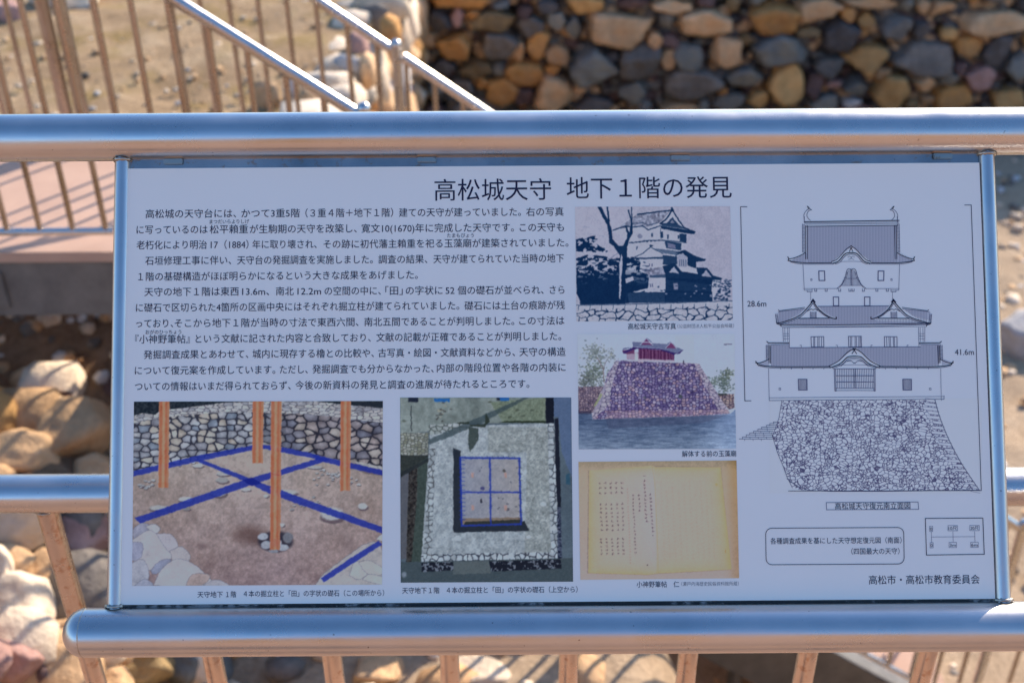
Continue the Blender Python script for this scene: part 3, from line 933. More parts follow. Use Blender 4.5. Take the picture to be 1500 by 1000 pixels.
EM = 13.9
def row(y213, y824, parts):
    f = lambda x: y213 + (y824 - y213) * (x - 210) / 614.0
    text('text_line', [(s, a, b, f(a), f(b), EM) for (s, a, b) in parts])
row(313.3, 310, [('高松城の天守台には、', 213.4, 346), ('かつて3重5階', 353.7, 439.3), ('（３重４階＋地下１階）', 447.5, 575.8), ('建ての天守が建っていました。', 584.5, 763), ('右の写真', 770.7, 825.5)])
row(336.5, 332.7, [('に写っているのは', 200.2, 304.2), ('松平賴重', 307.2, 363.3), ('が生駒期の天守を改築し、', 365.9, 522.6), ('寛文10(1670)年に完成した天守です。', 529.6, 752.7), ('この天守も', 761.3, 826)])
row(358.8, 355.5, [('老朽化により明治', 200.2, 303), ('17（1884）', 308.8, 364), ('年に取り壊され、', 369.8, 464), ('その跡に初代藩主賴重を祀る玉藻廟が建築されていました。', 474, 832.5)])
row(381.8, 378.2, [('石垣修理工事に伴い、', 212.9, 338.7), ('天守台の発掘調査を実施しました。', 347.5, 546), ('調査の結果、', 554.4, 626), ('天守が建てられていた当時の地下', 634.9, 826)])
row(404.8, 401.5, [('１階の基礎構造がほぼ明らかになるという大きな成果をあげました。', 202.5, 612)])
row(427.4, 424.3, [('天守の地下１階は東西', 211.7, 349.8), ('13.6m、', 354.8, 394.4), ('南北', 404.3, 430.3), ('12.2m', 435.8, 470.3), ('の空間の中に、', 475.6, 557.9), ('「田」', 564.6, 589.8), ('の字状に', 594.5, 648.2), ('52', 652.8, 665.7), ('個の礎石が並べられ、', 670.3, 796.3), ('さら', 805.2, 826.7)])
row(450.3, 446.7, [('に礎石で区切られた4箇所の区画中央にはそれぞれ掘立柱が建てられていました。', 199.3, 672.7), ('礎石には土台の痕跡が残', 680.4, 827.4)])
row(473.5, 469.3, [('っており、', 199.3, 253.7), ('そこから地下１階が当時の寸法で東西六間、', 255.9, 525.2), ('南北五間であることが判明しました。', 533.8, 753.2), ('この寸法は', 760.6, 826.7)])
row(496.7, 491.9, [('『小神野筆帖』', 198.1, 277.9), ('という文献に記された内容と合致しており、', 286.5, 543.2), ('文献の記載が正確であることが判明しました。', 551.3, 822)])
row(519.3, 514.9, [('発掘調査成果とあわせて、', 210.6, 364), ('城内に現存する櫓との比較や、', 370, 547.8), ('古写真・絵図・文献資料などから、', 554.1, 754.3), ('天守の構造', 760.9, 828.5)])
row(542.5, 537.6, [('について復元案を作成しています。', 197.7, 403.3), ('ただし、', 410, 450.9), ('発掘調査でも分からなかった、', 457.7, 635.3), ('内部の階段位置や各階の内装に', 640, 828.5)])
row(565.8, 561.2, [('ついての情報はいまだ得られておらず、', 197.7, 425.9), ('今後の新資料の発見と調査の進展が待たれるところです。', 432.7, 775.3)])
text('reading_aid', [('まつだいらよりしげ', 307, 365, 324.8, 324.4, 7)])
text('reading_aid', [('たまもびょう', 655, 694, 345, 344.8, 7)])
text('reading_aid', [('おがのひっちょう', 213.3, 265.7, 486.3, 486, 7)])
text('title', [('高松城天守', 636.5, 807.3, 278.4, 277.2, 34.5), ('地下１階の発見', 830, 1071.5, 275.5, 274, 34.5)])
text('caption', [('高松城天守古写真', 920, 990, 478, 477.6, 10)])
text('caption_credit', [('（公益財団法人松平公益会所蔵）', 992.4, 1075, 477.6, 477, 6.6)], offset=-0.012)
text('caption', [('解体する前の玉藻廟', 999, 1078.4, 664.4, 664, 9.8)])
text('caption', [('小神野筆帖　仁', 932.5, 994.8, 855.3, 855, 9.8)])
text('caption_credit', [('（瀬戸内海歴史民俗資料館所蔵）', 998, 1082, 854.6, 854, 6.8)], offset=-0.012)
text('caption', [('天守地下１階', 589.2, 643.8, 864.3, 864, 10), ('４本の掘立柱と「田」の字状の礎石（上空から）', 654.3, 846, 863.9, 862.4, 10)])
text('caption', [('天守地下', 289.3, 326.5, 870.2, 870, 10), ('１階', 331, 346, 869.9, 869.8, 10), ('４本の掘立柱と「田」の字状の礎石（この場所から）', 357, 562.7, 869.6, 867, 10)])
text('dimension', [('28.6m', 1094.7, 1122.3, 444.5, 444.2, 12)])
text('dimension', [('41.6m', 1398.6, 1426.4, 515.2, 515, 12)])
text('caption', [('高松城天守復元南立面図', 1223, 1333.3, 740.6, 740.2, 10.6)])
text('caption', [('各種調査成果を基にした天守想定復元図（南面）', 1128.5, 1320.5, 791.8, 790.5, 10)])
text('caption', [('（四国最大の天守）', 1247, 1317.5, 807, 806.4, 10)])
text('signature', [('高松市・高松市教育委員会', 1272.7, 1434.8, 849, 847.4, 14.5)])
text('scale_number', [('0', 1362.2, 1365.4, 774, 774, 6.5), ('10尺', 1389.5, 1401.5, 773, 773, 6.5), ('20尺', 1421.3, 1433.3, 772.8, 772.8, 6.5), ('0', 1363, 1366, 798, 798, 6.5), ('3m', 1391, 1400, 797.6, 797.6, 6.5), ('6m', 1422.6, 1432, 797.4, 797.4, 6.5)])

# ---- line work
class Lines:
    def __init__(self): self.V = []; self.F = []
    def seg(self, a, b, w=0.6):
        w = w * 1.0 * 0.000862
        ua, va = uv(*a); ub, vb = uv(*b)
        du, dv = ub - ua, vb - va; L = math.hypot(du, dv)
        if L < 1e-7: return
        nu, nv = -dv / L * w / 2, du / L * w / 2
        eu, ev = du / L * w / 2, dv / L * w / 2
        n = len(self.V)
        for (x, y) in ((ua - eu + nu, va - ev + nv), (ub + eu + nu, vb + ev + nv), (ub + eu - nu, vb + ev - nv), (ua - eu - nu, va - ev - nv)):
            self.V.append(P3(x, y, self.h))
        self.F.append((n + 3, n + 2, n + 1, n))
    h = 0.0004
    def poly(self, pts, w=0.6, closed=False):
        q = list(pts) + ([pts[0]] if closed else [])
        for a, b in zip(q[:-1], q[1:]): self.seg(a, b, w)
    def fill(self, pts):
        n = len(self.V)
        for p in pts: self.V.append(P3(*uv(*p), self.h))
        self.F.append(tuple(range(n, n + len(pts)))[::-1])
    def build(self, name, mat): return mesh_obj(name, self.V, self.F, mat, board)

Z4 = lambda x, y: (1070 + x / 4.054, 290 + y / 4.054)
Z5 = lambda x, y: (1070 + x / 4.054, 430 + y / 4.054)
def curve(pts, n=8):
    """Catmull-Rom through the points"""
    out = []
    P = [pts[0]] + list(pts) + [pts[-1]]
    for i in range(1, len(P) - 2):
        p0, p1, p2, p3 = [np.array(P[i + k], float) for k in (-1, 0, 1, 2)]
        for k in range(n):
            t = k / n
            out.append(tuple(0.5 * ((2 * p1) + (-p0 + p2) * t + (2 * p0 - 5 * p1 + 4 * p2 - p3) * t * t + (-p0 + 3 * p1 - 3 * p2 + p3) * t ** 3)))
    out.append(tuple(pts[-1]))
    return out
tone = Lines(); tone.h = 0.00025
hat = Lines(); hat.h = 0.00035
ln = Lines(); ln.h = 0.00045
dk = Lines(); dk.h = 0.0005
def T(f, pts): return [f(*p) for p in pts]
# dimension brackets and boxes
dk.poly([(1094, 303), (1084.8, 303), (1091, 586.8), (1100, 586.8)], 0.9)
dk.poly([(1413, 300.5), (1422.5, 300.5), (1437.2, 718), (1155, 718.6)], 0.9)
ln.poly([(1210.2, 735.6), (1344.6, 734.8), (1345.5, 745.4), (1210.7, 746.2)], 0.8, True)
dk.poly([(1355.3, 758.8), (1439.5, 758.2), (1441.6, 811.2), (1357, 812.4)], 1.0, True)
ln.seg((1364, 786), (1428, 785.4), 0.5)
for x in (1364, 1395.7, 1427.6): ln.seg((x, 778), (x + 0.4, 793.5), 0.5)
for (x, y, w) in ((1363.8, 774, 4.5), (1395.5, 773, 14), (1427.3, 772.8, 14), (1364.5, 798, 4.5), (1395.5, 797.6, 11), (1427.3, 797.4, 11)):
    ln.poly([(x - w / 2, y - 3.8), (x + w / 2, y - 3.8), (x + w / 2, y + 3.8), (x - w / 2, y + 3.8)], 0.5, True)
rc = []
x0, x1, y0, y1, r_ = 1121.8, 1324, 772.6, 826, 9
for (cx, cy, a0) in ((x1 - r_, y0 + r_, -90), (x1 - r_, y1 - r_, 0), (x0 + r_, y1 - r_, 90), (x0 + r_, y0 + r_, 180)):
    for k in range(7):
        a = math.radians(a0 + 15 * k); rc.append((cx + r_ * math.cos(a) + (cy - 800) * 0.016, cy + r_ * math.sin(a) - (cx - 1223) * 0.006))
dk.poly(rc, 0.9, True)
# top storey
for sgn, f in ((1, lambda x, y: Z4(x, y)), (-1, lambda x, y: Z4(1432 - x + (y - 300) * 0.02, y))):
    # ornamental fish on the ridge
    ln.poly(T(f, curve([(438, 128), (436, 100), (448, 78), (466, 66), (480, 71), (466, 76), (456, 90), (454, 108), (462, 122), (474, 134)])), 0.7)
    dk.poly(T(f, curve([(464, 64), (456, 50), (462, 54), (470, 62)])), 0.8)
    ln.poly(T(f, [(438, 146), (438, 112)]), 0.9)
    ln.poly(T(f, [(428, 155), (428, 322)]), 0.7); ln.poly(T(f, [(437, 155), (437, 330)]), 0.5)
    for k in range(20): ln.seg(f(426, 160 + k * 8.5), f(440, 160 + k * 8.5), 0.5)
    dk.poly(T(f, [(446, 165), (446, 362)]), 1.0); dk.poly(T(f, [(456, 165), (456, 362)]), 1.0)
    dk.poly(T(f, curve([(446, 324), (410, 344), (372, 358), (345, 362)])), 1.0)
    dk.poly(T(f, [(340, 350), (346, 360), (342, 372), (358, 374)]), 1.2)
    dk.poly(T(f, curve([(352, 374), (400, 382), (470, 386), (600, 385)])), 1.2)
    ln.poly(T(f, curve([(356, 380), (405, 390), (470, 393), (612, 392)])), 0.8)
    dk.poly(T(f, curve([(600, 378), (630, 366), (665, 330), (690, 302), (718, 284)])), 0.9)
    dk.poly(T(f, curve([(608, 388), (640, 376), (672, 340), (690, 328), (720, 325)])), 1.3)
    ln.poly(T(f, curve([(620, 392), (648, 382), (676, 350), (696, 337), (720, 334)])), 0.8)
    ln.poly(T(f, [(430, 394), (438, 548), (480, 548)]), 0.6)
    ln.poly(T(f, [(434, 538), (640, 538)]), 0.6)
    ln.poly(T(f, [(524, 434), (558, 434), (560, 490), (526, 490)]), 1.3, True)
    ln.poly(T(f, [(476, 480), (484, 480), (484, 490), (476, 490)]), 0.6, True)
    ln.poly(T(f, curve([(632, 538), (660, 512), (680, 470), (690, 432), (704, 420), (722, 428)])), 0.8)
    ln.poly(T(f, curve([(648, 532), (668, 505), (688, 470), (696, 440), (706, 430), (722, 436)])), 0.5)
    ln.poly(T(f, [(656, 520), (722, 520)]), 0.5); ln.poly(T(f, [(684, 478), (722, 478)]), 0.6)
    for k in range(8):
        xx = 668 + k * 7.4; ln.seg(f(xx, 518), f(xx, max(436, 518 - (xx - 655) * 2.2)), 0.5)
    for xx in (506, 568, 648, 728): ln.poly(T(f, [(xx - 6, 540), (xx - 6, 554), (xx + 6, 554), (xx + 6, 540)]), 0.8)
    ln.poly(T(f, [(455, 548), (455, 557), (484, 557), (484, 542)]), 0.7)
    ln.poly(T(f, [(476, 557), (476, 606)]), 0.5)
    ln.poly(T(f, [(610, 588), (642, 588), (643, 640), (611, 640)]), 1.2, True)
    ln.poly(T(f, curve([(696, 352), (706, 347), (716, 353), (712, 362), (700, 366)])), 0.5)
    ln.poly(T(f, [(652, 378), (722, 376)]), 0.5)
    dk.poly(T(f, [(706, 318), (714, 300), (720, 296)]), 1.0)
dk.poly(T(Z4, [(440, 142), (1000, 134)]), 1.4); ln.poly(T(Z4, [(440, 150), (1000, 144)]), 0.7)
ln.poly(T(Z4, [(446, 157), (1000, 152)]), 0.6); dk.poly(T(Z4, [(446, 169), (990, 163)]), 1.0)
tone.fill(T(Z4, [(456, 169), (985, 164), (985, 385), (850, 385), (770, 330), (718, 290), (660, 330), (600, 384), (456, 384)]))
tone.fill(T(Z4, [(446, 330), (456, 330), (456, 384), (360, 376)])); tone.fill(T(Z4, [(985, 330), (1000, 330), (1090, 374), (985, 384)]))
for k in range(59):
    xx = 464 + k * 9.0
    d = abs(xx - 718)
    bot = 383 if d > 118 else 290 + (d / 118) ** 1.1 * 92
    hat.seg(Z4(xx, 168), Z4(xx, bot), 0.75)
for k in range(9):
    hat.seg(Z4(372 + k * 9, 362 - k * 4.4), Z4(372 + k * 9, 380), 0.6); hat.seg(Z4(1075 - k * 9, 360 - k * 4.4), Z4(1075 - k * 9, 380), 0.6)
# middle and lower storeys
for sgn, f in ((1, Z5), (-1, lambda x, y: Z5(1468 - x + (y - 300) * 0.04, y))):
    dk.poly(T(f, curve([(275, 178), (340, 160), (410, 130), (460, 80), (490, 42)])), 1.3)
    ln.poly(T(f, curve([(290, 182), (350, 166), (415, 138), (465, 90), (490, 56)])), 0.9)
    dk.poly(T(f, curve([(490, 42), (520, 88), (570, 130), (622, 150), (628, 140)])), 1.3)
    ln.poly(T(f, curve([(490, 56), (514, 92), (560, 130), (600, 146)])), 0.9)
    dk.poly(T(f, [(400, 147), (585, 146)]), 1.2)
    dk.poly(T(f, [(478, 50), (490, 34), (502, 50)]), 1.4)
    dk.poly(T(f, [(455, 104), (478, 92), (490, 96), (502, 92), (528, 104)]), 0.9)
    ln.poly(T(f, [(474, 108), (474, 145)]), 0.9); ln.poly(T(f, [(508, 108), (508, 145)]), 0.9)
    for xx in (481, 488, 495, 502): ln.seg(f(xx, 110), f(xx, 145), 0.7)
    dk.poly(T(f, [(284, 96), (290, 102), (440, 82)]), 0.8); ln.poly(T(f, [(284, 108), (440, 90)]), 0.6)
    ln.poly(T(f, [(267, 122), (275, 178)]), 0.8); ln.poly(T(f, [(276, 118), (286, 176)]), 0.6)
    for k in range(7): ln.seg(f(265 + k, 125 + k * 8), f(278 + k, 125 + k * 8), 0.5)
    dk.poly(T(f, [(272, 166), (280, 180), (298, 186), (300, 194)]), 1.1)
    ln.poly(T(f, [(310, 200), (314, 285)]), 0.6); ln.poly(T(f, [(348, 202), (350, 320)]), 0.6); ln.poly(T(f, [(322, 202), (324, 285)]), 0.5); ln.poly(T(f, [(338, 202), (340, 285)]), 0.5)
    for yy in (238, 252, 268): ln.seg(f(316, yy), f(346, yy), 0.5)
    # lower roof
    dk.poly(T(f, [(216, 284), (224, 292), (348, 292)]), 1.2); ln.poly(T(f, [(222, 302), (348, 300)]), 0.8)
    ln.poly(T(f, [(212, 305), (214, 392)]), 0.7); ln.poly(T(f, [(222, 305), (222, 388)]), 0.6)
    for k in range(10): ln.seg(f(210, 310 + k * 8), f(224, 310 + k * 8), 0.5)
    dk.poly(T(f, [(229, 310), (229, 410)]), 1.1); dk.poly(T(f, [(238, 310), (238, 412)]), 1.1)
    dk.poly(T(f, curve([(229, 388), (200, 402), (170, 412), (150, 410)])), 1.1)
    dk.poly(T(f, [(150, 402), (156, 412), (164, 420)]), 1.3)
    dk.poly(T(f, curve([(160, 420), (215, 430), (300, 434), (590, 433)])), 1.3)
    ln.poly(T(f, curve([(165, 428), (220, 438), (300, 442), (590, 440)])), 0.8)
    dk.poly(T(f, curve([(585, 430), (640, 400), (690, 352), (715, 335), (740, 325)])), 1.1)
    dk.poly(T(f, curve([(590, 440), (650, 416), (690, 380), (710, 373), (740, 371)])), 1.3)
    ln.poly(T(f, curve([(604, 442), (656, 424), (694, 390), (714, 383), (740, 381)])), 0.8)
    ln.poly(T(f, curve([(655, 432), (690, 402), (715, 392), (740, 390)])), 0.5)
    dk.poly(T(f, [(722, 356), (734, 336), (740, 332)]), 1.1)
    ln.poly(T(f, curve([(690, 402), (715, 400), (728, 408), (742, 414)])), 0.7)
    ln.poly(T(f, [(640, 424), (740, 422)]), 0.5)
    ln.poly(T(f, [(612, 446), (740, 446)]), 0.9)
    ln.poly(T(f, [(616, 446), (620, 577), (627, 577), (624, 446)]), 0.9)
    ln.poly(T(f, [(625, 562), (740, 561)]), 0.8); ln.poly(T(f, [(620, 575), (740, 574)]), 0.7)
    for k in range(11):
        xx = 636 + k * 10.5; ln.seg(f(xx, 448), f(xx, 561), 0.6)
    for yy in (487, 524): ln.seg(f(626, yy), f(740, yy), 0.9)
    ln.poly(T(f, [(402, 508), (454, 508), (455, 572), (404, 572)]), 1.0, True)
    for k in range(7): ln.seg(f(408 + k * 7, 510), f(409 + k * 7, 571), 0.7)
    ln.poly(T(f, [(288, 560), (298, 560), (298, 571), (288, 571)]), 0.6, True)
    ln.poly(T(f, [(226, 446), (230, 634)]), 0.6)
    ln.poly(T(f, [(478, 256), (553, 255), (554, 317), (480, 317)]), 0.9, True)
    for xx in (494, 500, 518, 526, 540): ln.seg(f(xx, 258), f(xx, 316), 0.7)
    for xx in (416, 630): ln.poly(T(f, [(xx - 4, 306), (xx + 4, 306), (xx + 4, 318)]), 0.6)
    for xx in (298, 362, 426, 490, 554): ln.seg(f(xx, 440), f(xx, 447), 0.8)
ln.poly(T(Z5, [(700, 254), (776, 253), (778, 316), (702, 317)]), 0.9, True)
for xx in (712, 720, 740, 748, 762, 770): ln.seg(Z5(xx, 255), Z5(xx, 316), 0.7)
dk.poly(T(Z5, [(298, 184), (600, 186), (900, 182), (1180, 176)]), 1.3)
ln.poly(T(Z5, [(300, 194), (600, 197), (900, 193), (1180, 184)]), 0.8); ln.poly(T(Z5, [(310, 202), (1160, 196)]), 0.5)
ln.poly(T(Z5, [(520, 76), (940, 73)]), 1.0)
ln.poly(T(Z5, [(350, 321), (1128, 316)]), 0.9)
ln.poly(T(Z5, [(230, 618), (1268, 610)]), 0.6); ln.poly(T(Z5, [(230, 634), (1268, 626)]), 0.8); ln.seg(Z5(1268, 605), Z5(1268, 626), 0.6)
tone.fill(T(Z5, [(520, 77), (940, 74), (905, 120), (850, 146), (870, 165), (1170, 172), (1170, 184), (300, 186), (420, 150), (600, 148), (628, 146), (570, 125)]))
tone.fill(T(Z5, [(284, 106), (440, 90), (400, 130), (300, 172), (282, 172)])); tone.fill(T(Z5, [(1030, 90), (1185, 106), (1190, 160), (1080, 130)]))
for k in range(98):
    xx = 290 + k * 9.0
    yt = 77.0
    def gable(x, c): 
        d = abs(x - c)
        return d < 138, 45 + (d / 138.0) ** 0.8 * 105
    yb = 184
    g1, h1 = gable(xx, 490); g2, h2 = gable(xx, 972)
    if xx < 470: yt = 106 - (xx - 284) * 0.11
    if xx > 990: yt = 88 + (xx - 1010) * 0.1
    if g1 or g2:
        hh = h1 if g1 else h2
        if hh > yt + 4: hat.seg(Z5(xx, yt), Z5(xx, hh - 3), 0.75)
        hat.seg(Z5(xx, 152 if abs(xx - (490 if g1 else 972)) < 95 else hh + 12), Z5(xx, yb), 0.75)
    else: hat.seg(Z5(xx, yt), Z5(xx, yb), 0.75)
tone.fill(T(Z5, [(240, 304), (350, 304), (350, 322), (735, 320), (660, 385), (585, 432), (240, 432)]))
tone.fill(T(Z5, [(745, 320), (1128, 317), (1128, 300), (1238, 298), (1238, 424), (905, 430), (810, 385)]))
tone.fill(T(Z5, [(229, 392), (229, 430), (165, 420)])); tone.fill(T(Z5, [(1256, 385), (1320, 408), (1256, 424)]))
for k in range(111):
    xx = 246 + k * 9.0
    yt = 306 if (xx < 350 or xx > 1128) else 322
    d = abs(xx - 740)
    yb = 432 if d > 155 else 328 + (d / 155) ** 1.15 * 104
    if yb > yt + 3: hat.seg(Z5(xx, yt), Z5(xx, yb), 0.75)
# steps left of the stone base
Z6 = lambda x, y: (1070 + x / 3.124, 570 + y / 3.124)
for k, (xa, yy) in enumerate(((40, 227), (55, 218), (72, 208), (88, 199), (105, 191), (125, 182), (142, 173), (165, 164), (180, 156), (196, 149))):
    ln.poly(T(Z6, [(xa, yy), (xa + (18 if k else 10), yy), (210 - k * 0.5 if k > 4 else 195, yy)]), 0.7)
    if k: ln.seg(Z6(xa, yy), Z6(xa, yy + 9), 0.6)
    for j in range(3): 
        q = xa + 25 + j * 38 + (k % 3) * 9
        if q < 192: ln.seg(Z6(q, yy), Z6(q, yy + 8), 0.5)
# outline of the stone base
ln.poly(T(Z6, [(235, 50), (222, 130), (192, 215), (215, 290), (240, 350), (258, 400), (283, 450)]), 0.7)
ln.poly(T(Z6, curve([(935, 48), (955, 120), (990, 210), (1040, 310), (1090, 390), (1138, 460)])), 0.9)
ln.poly(T(Z6, [(258, 408), (300, 440), (360, 462), (460, 466), (700, 466), (1138, 460)]), 0.8)
tone.build('roof_tone', M_TONE); tag(hat.build('roof_hatching', M_HATCH), kind='stuff'); ln.build('elevation_drawing', M_LINE); dk.build('elevation_outline', M_INK)

# ------------------------------------------------------------------ printed pictures, painted with numpy
class Canvas:
    def __init__(self, x0, y0, x1, y1, nx, ny, c):
        self.nx, self.ny = nx, ny
        self.X, self.Y = np.meshgrid(np.linspace(x0, x1, nx), np.linspace(y0, y1, ny))
        self.dx = (x1 - x0) / (nx - 1); self.dy = (y1 - y0) / (ny - 1)
        self.C = np.zeros((ny, nx, 3)); self.C[:] = c
    def mask(self, pts):
        M = np.zeros((self.ny, self.nx)); P = pts
        for (ox, oy) in ((-.25, -.25), (.25, -.25), (-.25, .25), (.25, .25)):
            X = self.X + ox * self.dx; Y = self.Y + oy * self.dy
            ins = np.zeros(M.shape, bool)
            for i in range(len(P)):
                xa, ya = P[i]; xb, yb = P[i - 1]
                if ya == yb: continue
                c = ((ya > Y) != (yb > Y)) & (X < (xb - xa) * (Y - ya) / (yb - ya) + xa)
                ins ^= c
            M += ins * 0.25
        return M
    def put(self, m, col):
        self.C = self.C * (1 - m[..., None]) + np.asarray(col, float) * m[..., None] if np.ndim(col) == 1 else self.C * (1 - m[..., None]) + col * m[..., None]
    def poly(self, pts, col, a=1.0): self.put(self.mask(pts) * a, col)
    def line(self, a, b, w, col, al=1.0):
        ax, ay = a; bx, by = b
        L2 = (bx - ax) ** 2 + (by - ay) ** 2 + 1e-9
        t = np.clip(((self.X - ax) * (bx - ax) + (self.Y - ay) * (by - ay)) / L2, 0, 1)
        d = np.hypot(self.X - ax - t * (bx - ax), self.Y - ay - t * (by - ay))
        self.put(np.clip((w / 2 - d) / self.dx + 0.5, 0, 1) * al, col)
    def lines(self, pts, w, col, al=1.0):
        for a, b in zip(pts[:-1], pts[1:]): self.line(a, b, w, col, al)
    def ell(self, cx, cy, rx, ry, col, a=1.0, soft=0.15):
        d = np.hypot((self.X - cx) / rx, (self.Y - cy) / ry)
        self.put(np.clip((1 - d) / soft, 0, 1) * a, col)
    def noise(self, s, seed, octv=4, sy=None):
        sy = sy or s
        out = np.zeros(self.X.shape); amp = 1; tot = 0
        for o in range(octv):
            x = self.X / s * 2 ** o + seed * 17.3; y = self.Y / sy * 2 ** o + seed * 9.1
            xi = np.floor(x).astype(np.int64); yi = np.floor(y).astype(np.int64)
            fx = x - xi; fy = y - yi; fx = fx * fx * (3 - 2 * fx); fy = fy * fy * (3 - 2 * fy)
            h = lambda a, b: self._h(a, b, seed + o)
            v = (h(xi, yi) * (1 - fx) + h(xi + 1, yi) * fx) * (1 - fy) + (h(xi, yi + 1) * (1 - fx) + h(xi + 1, yi + 1) * fx) * fy
            out += v * amp; tot += amp; amp *= 0.55
        return out / tot
    @staticmethod
    def _h(a, b, s):
        n = (a * 374761393 + b * 668265263 + s * 1442695041) & 0xffffffff
        n = ((n ^ (n >> 13)) * 1274126177) & 0xffffffff
        return ((n ^ (n >> 16)) & 0xffff) / 65535.0
    def cells(self, s, seed, sy=None, jit=0.8):
        """distance to the joints and a random number per cell; s may be an array"""
        sy = sy or s
        x = self.X / s; y = self.Y / sy
        xi = np.floor(x).astype(np.int64); yi = np.floor(y).astype(np.int64)
        f1 = np.full(x.shape, 9.0); f2 = np.full(x.shape, 9.0); idr = np.zeros(x.shape)
        for i in (-1, 0, 1):
            for j in (-1, 0, 1):
                a = xi + i; b = yi + j
                px = a + 0.5 + (self._h(a, b, seed) - 0.5) * jit; py = b + 0.5 + (self._h(a, b, seed + 5) - 0.5) * jit
                d = np.hypot(x - px, y - py) * (0.85 + 0.3 * self._h(a, b, seed + 9))
                closer = d < f1
                f2 = np.where(closer, f1, np.minimum(f2, d)); idr = np.where(closer, self._h(a, b, seed + 11), idr)
                f1 = np.where(closer, d, f1)
        return f2 - f1, idr, f1
    def stones(self, m, s, seed, pal, joint, sy=None, jw=0.12, shade=25):
        e, r, f1 = self.cells(s, seed, sy)
        pal = np.array(pal, float); idx = np.clip((r * len(pal)).astype(int), 0, len(pal) - 1)
        col = pal[idx] + ((r * 37) % 1 - 0.5)[..., None] * 22
        col = col + (0.35 - f1)[..., None] * shade + (self.noise(s if np.isscalar(s) else 14, seed, 3) - 0.5)[..., None] * 30
        k = np.clip((e - jw) / (jw * 0.9), 0, 1)[..., None]
        col = col * k + np.array(joint, float) * (1 - k)
        self.put(m, col)
    def build(self, name, quad, label=None, h=0.0003, gain=(1, 1, 1)):
        """quad: photograph pixels of the corners TL TR BR BL"""
        TL, TR, BR, BL = [np.array(uv(*q)) for q in quad]
        s = np.linspace(0, 1, self.nx)[None, :, None]; t = np.linspace(0, 1, self.ny)[:, None, None]
        q = (TL * (1 - s) + TR * s) * (1 - t) + (BL * (1 - s) + BR * s) * t
        P = np.array(BP0) + q[..., :1] * np.array(BU) + q[..., 1:] * np.array(BV) + h * np.array(BN)
        nx, ny = self.nx, self.ny
        idx = np.arange(nx * ny).reshape(ny, nx)
        quads = np.stack([idx[1:, :-1], idx[1:, 1:], idx[:-1, 1:], idx[:-1, :-1]], -1).reshape(-1, 4)
        me = bpy.data.meshes.new(name)
        me.vertices.add(nx * ny); me.vertices.foreach_set('co', P.reshape(-1))
        nq = len(quads)
        me.loops.add(nq * 4); me.loops.foreach_set('vertex_index', quads.reshape(-1).astype(np.int32))
        me.polygons.add(nq); me.polygons.foreach_set('loop_start', np.arange(0, nq * 4, 4, dtype=np.int32))
        me.update(calc_edges=True)
        at = me.color_attributes.new('ink', 'FLOAT_COLOR', 'POINT')
        gr = (self.noise(self.dx * 2.6, 91, 2, self.dy * 2.6) - 0.5) * 20 + (self.noise(self.dx * 9, 93, 3, self.dy * 9) - 0.5) * 12
        if name != 'stone_base_drawing':
            am = 0.5 if name == 'manuscript_photo' else 1.0
            sc = self.dx * 4.5
            jx = (self.noise(sc, 71, 2, sc) - 0.5) * 2 * am; jy = (self.noise(sc, 75, 2, sc) - 0.5) * 2 * am
            II, JJ = np.meshgrid(np.arange(self.nx), np.arange(self.ny))
            xs = np.clip(II + jx, 0, self.nx - 1.001); ys = np.clip(JJ + jy, 0, self.ny - 1.001)
            xi = xs.astype(int); yi = ys.astype(int); fx = (xs - xi)[..., None]; fy = (ys - yi)[..., None]
            Cc = self.C
            Cc = (Cc[yi, xi] * (1 - fx) + Cc[yi, xi + 1] * fx) * (1 - fy) + (Cc[yi + 1, xi] * (1 - fx) + Cc[yi + 1, xi + 1] * fx) * fy
            B = Cc.copy()
            B[1:-1, 1:-1] = Cc[1:-1, 1:-1] * 0.5 + (Cc[:-2, 1:-1] + Cc[2:, 1:-1] + Cc[1:-1, :-2] + Cc[1:-1, 2:]) * 0.125
            self.C = B
        if name not in ('stone_base_drawing', 'manuscript_photo'):
            mu = self.C.mean((0, 1), keepdims=True) * 0.96
            self.C = np.clip(mu + (self.C - mu * 1.0416) * 1.05, 0, 255)
        if name != 'stone_base_drawing': self.C = self.C + gr[..., None] * (0.35 + 0.65 * self.C.mean(-1, keepdims=True) / 180)
        col = np.ones((nx * ny, 4)); col[:, :3] = alb(self.C.reshape(-1, 3) * np.array(gain))
        at.data.foreach_set('color', col.reshape(-1))
        me.materials.append(M_PRINT)
        o = link(bpy.data.objects.new(name, me), board)
        if label: o['label'] = label
        return o

# -- stone base of the elevation drawing (line print on the white panel)
c = Canvas(180, 40, 1150, 475, 620, 280, PANEL_RGB)
base_poly = [(235, 50), (222, 130), (192, 215), (215, 290), (240, 350), (258, 400), (283, 445), (320, 460), (460, 466), (700, 466), (1138, 460), (1090, 390), (1040, 310), (990, 210), (955, 120), (935, 48)]
m_ = c.mask(base_poly)
wx = c.noise(60, 3, 3) * 26; wy = c.noise(60, 4, 3) * 26
X0_, Y0_ = c.X.copy(), c.Y.copy()
c.X = X0_ + wx; c.Y = Y0_ + wy
e1, r1, f1 = c.cells(21, 21, 15, 0.95); e2, r2, f2 = c.cells(12, 31, 9, 0.95)
c.X, c.Y = X0_, Y0_
pick = (r1 > 0.42)
e = np.where(pick, np.minimum(e1 * 1.0, 1), np.minimum(e2 * 0.62, e1))
lw = 0.085
ink = np.clip((lw + 0.07 - e) / 0.09, 0, 1)
c.put(m_ * ink * 0.92, (52, 52, 92))
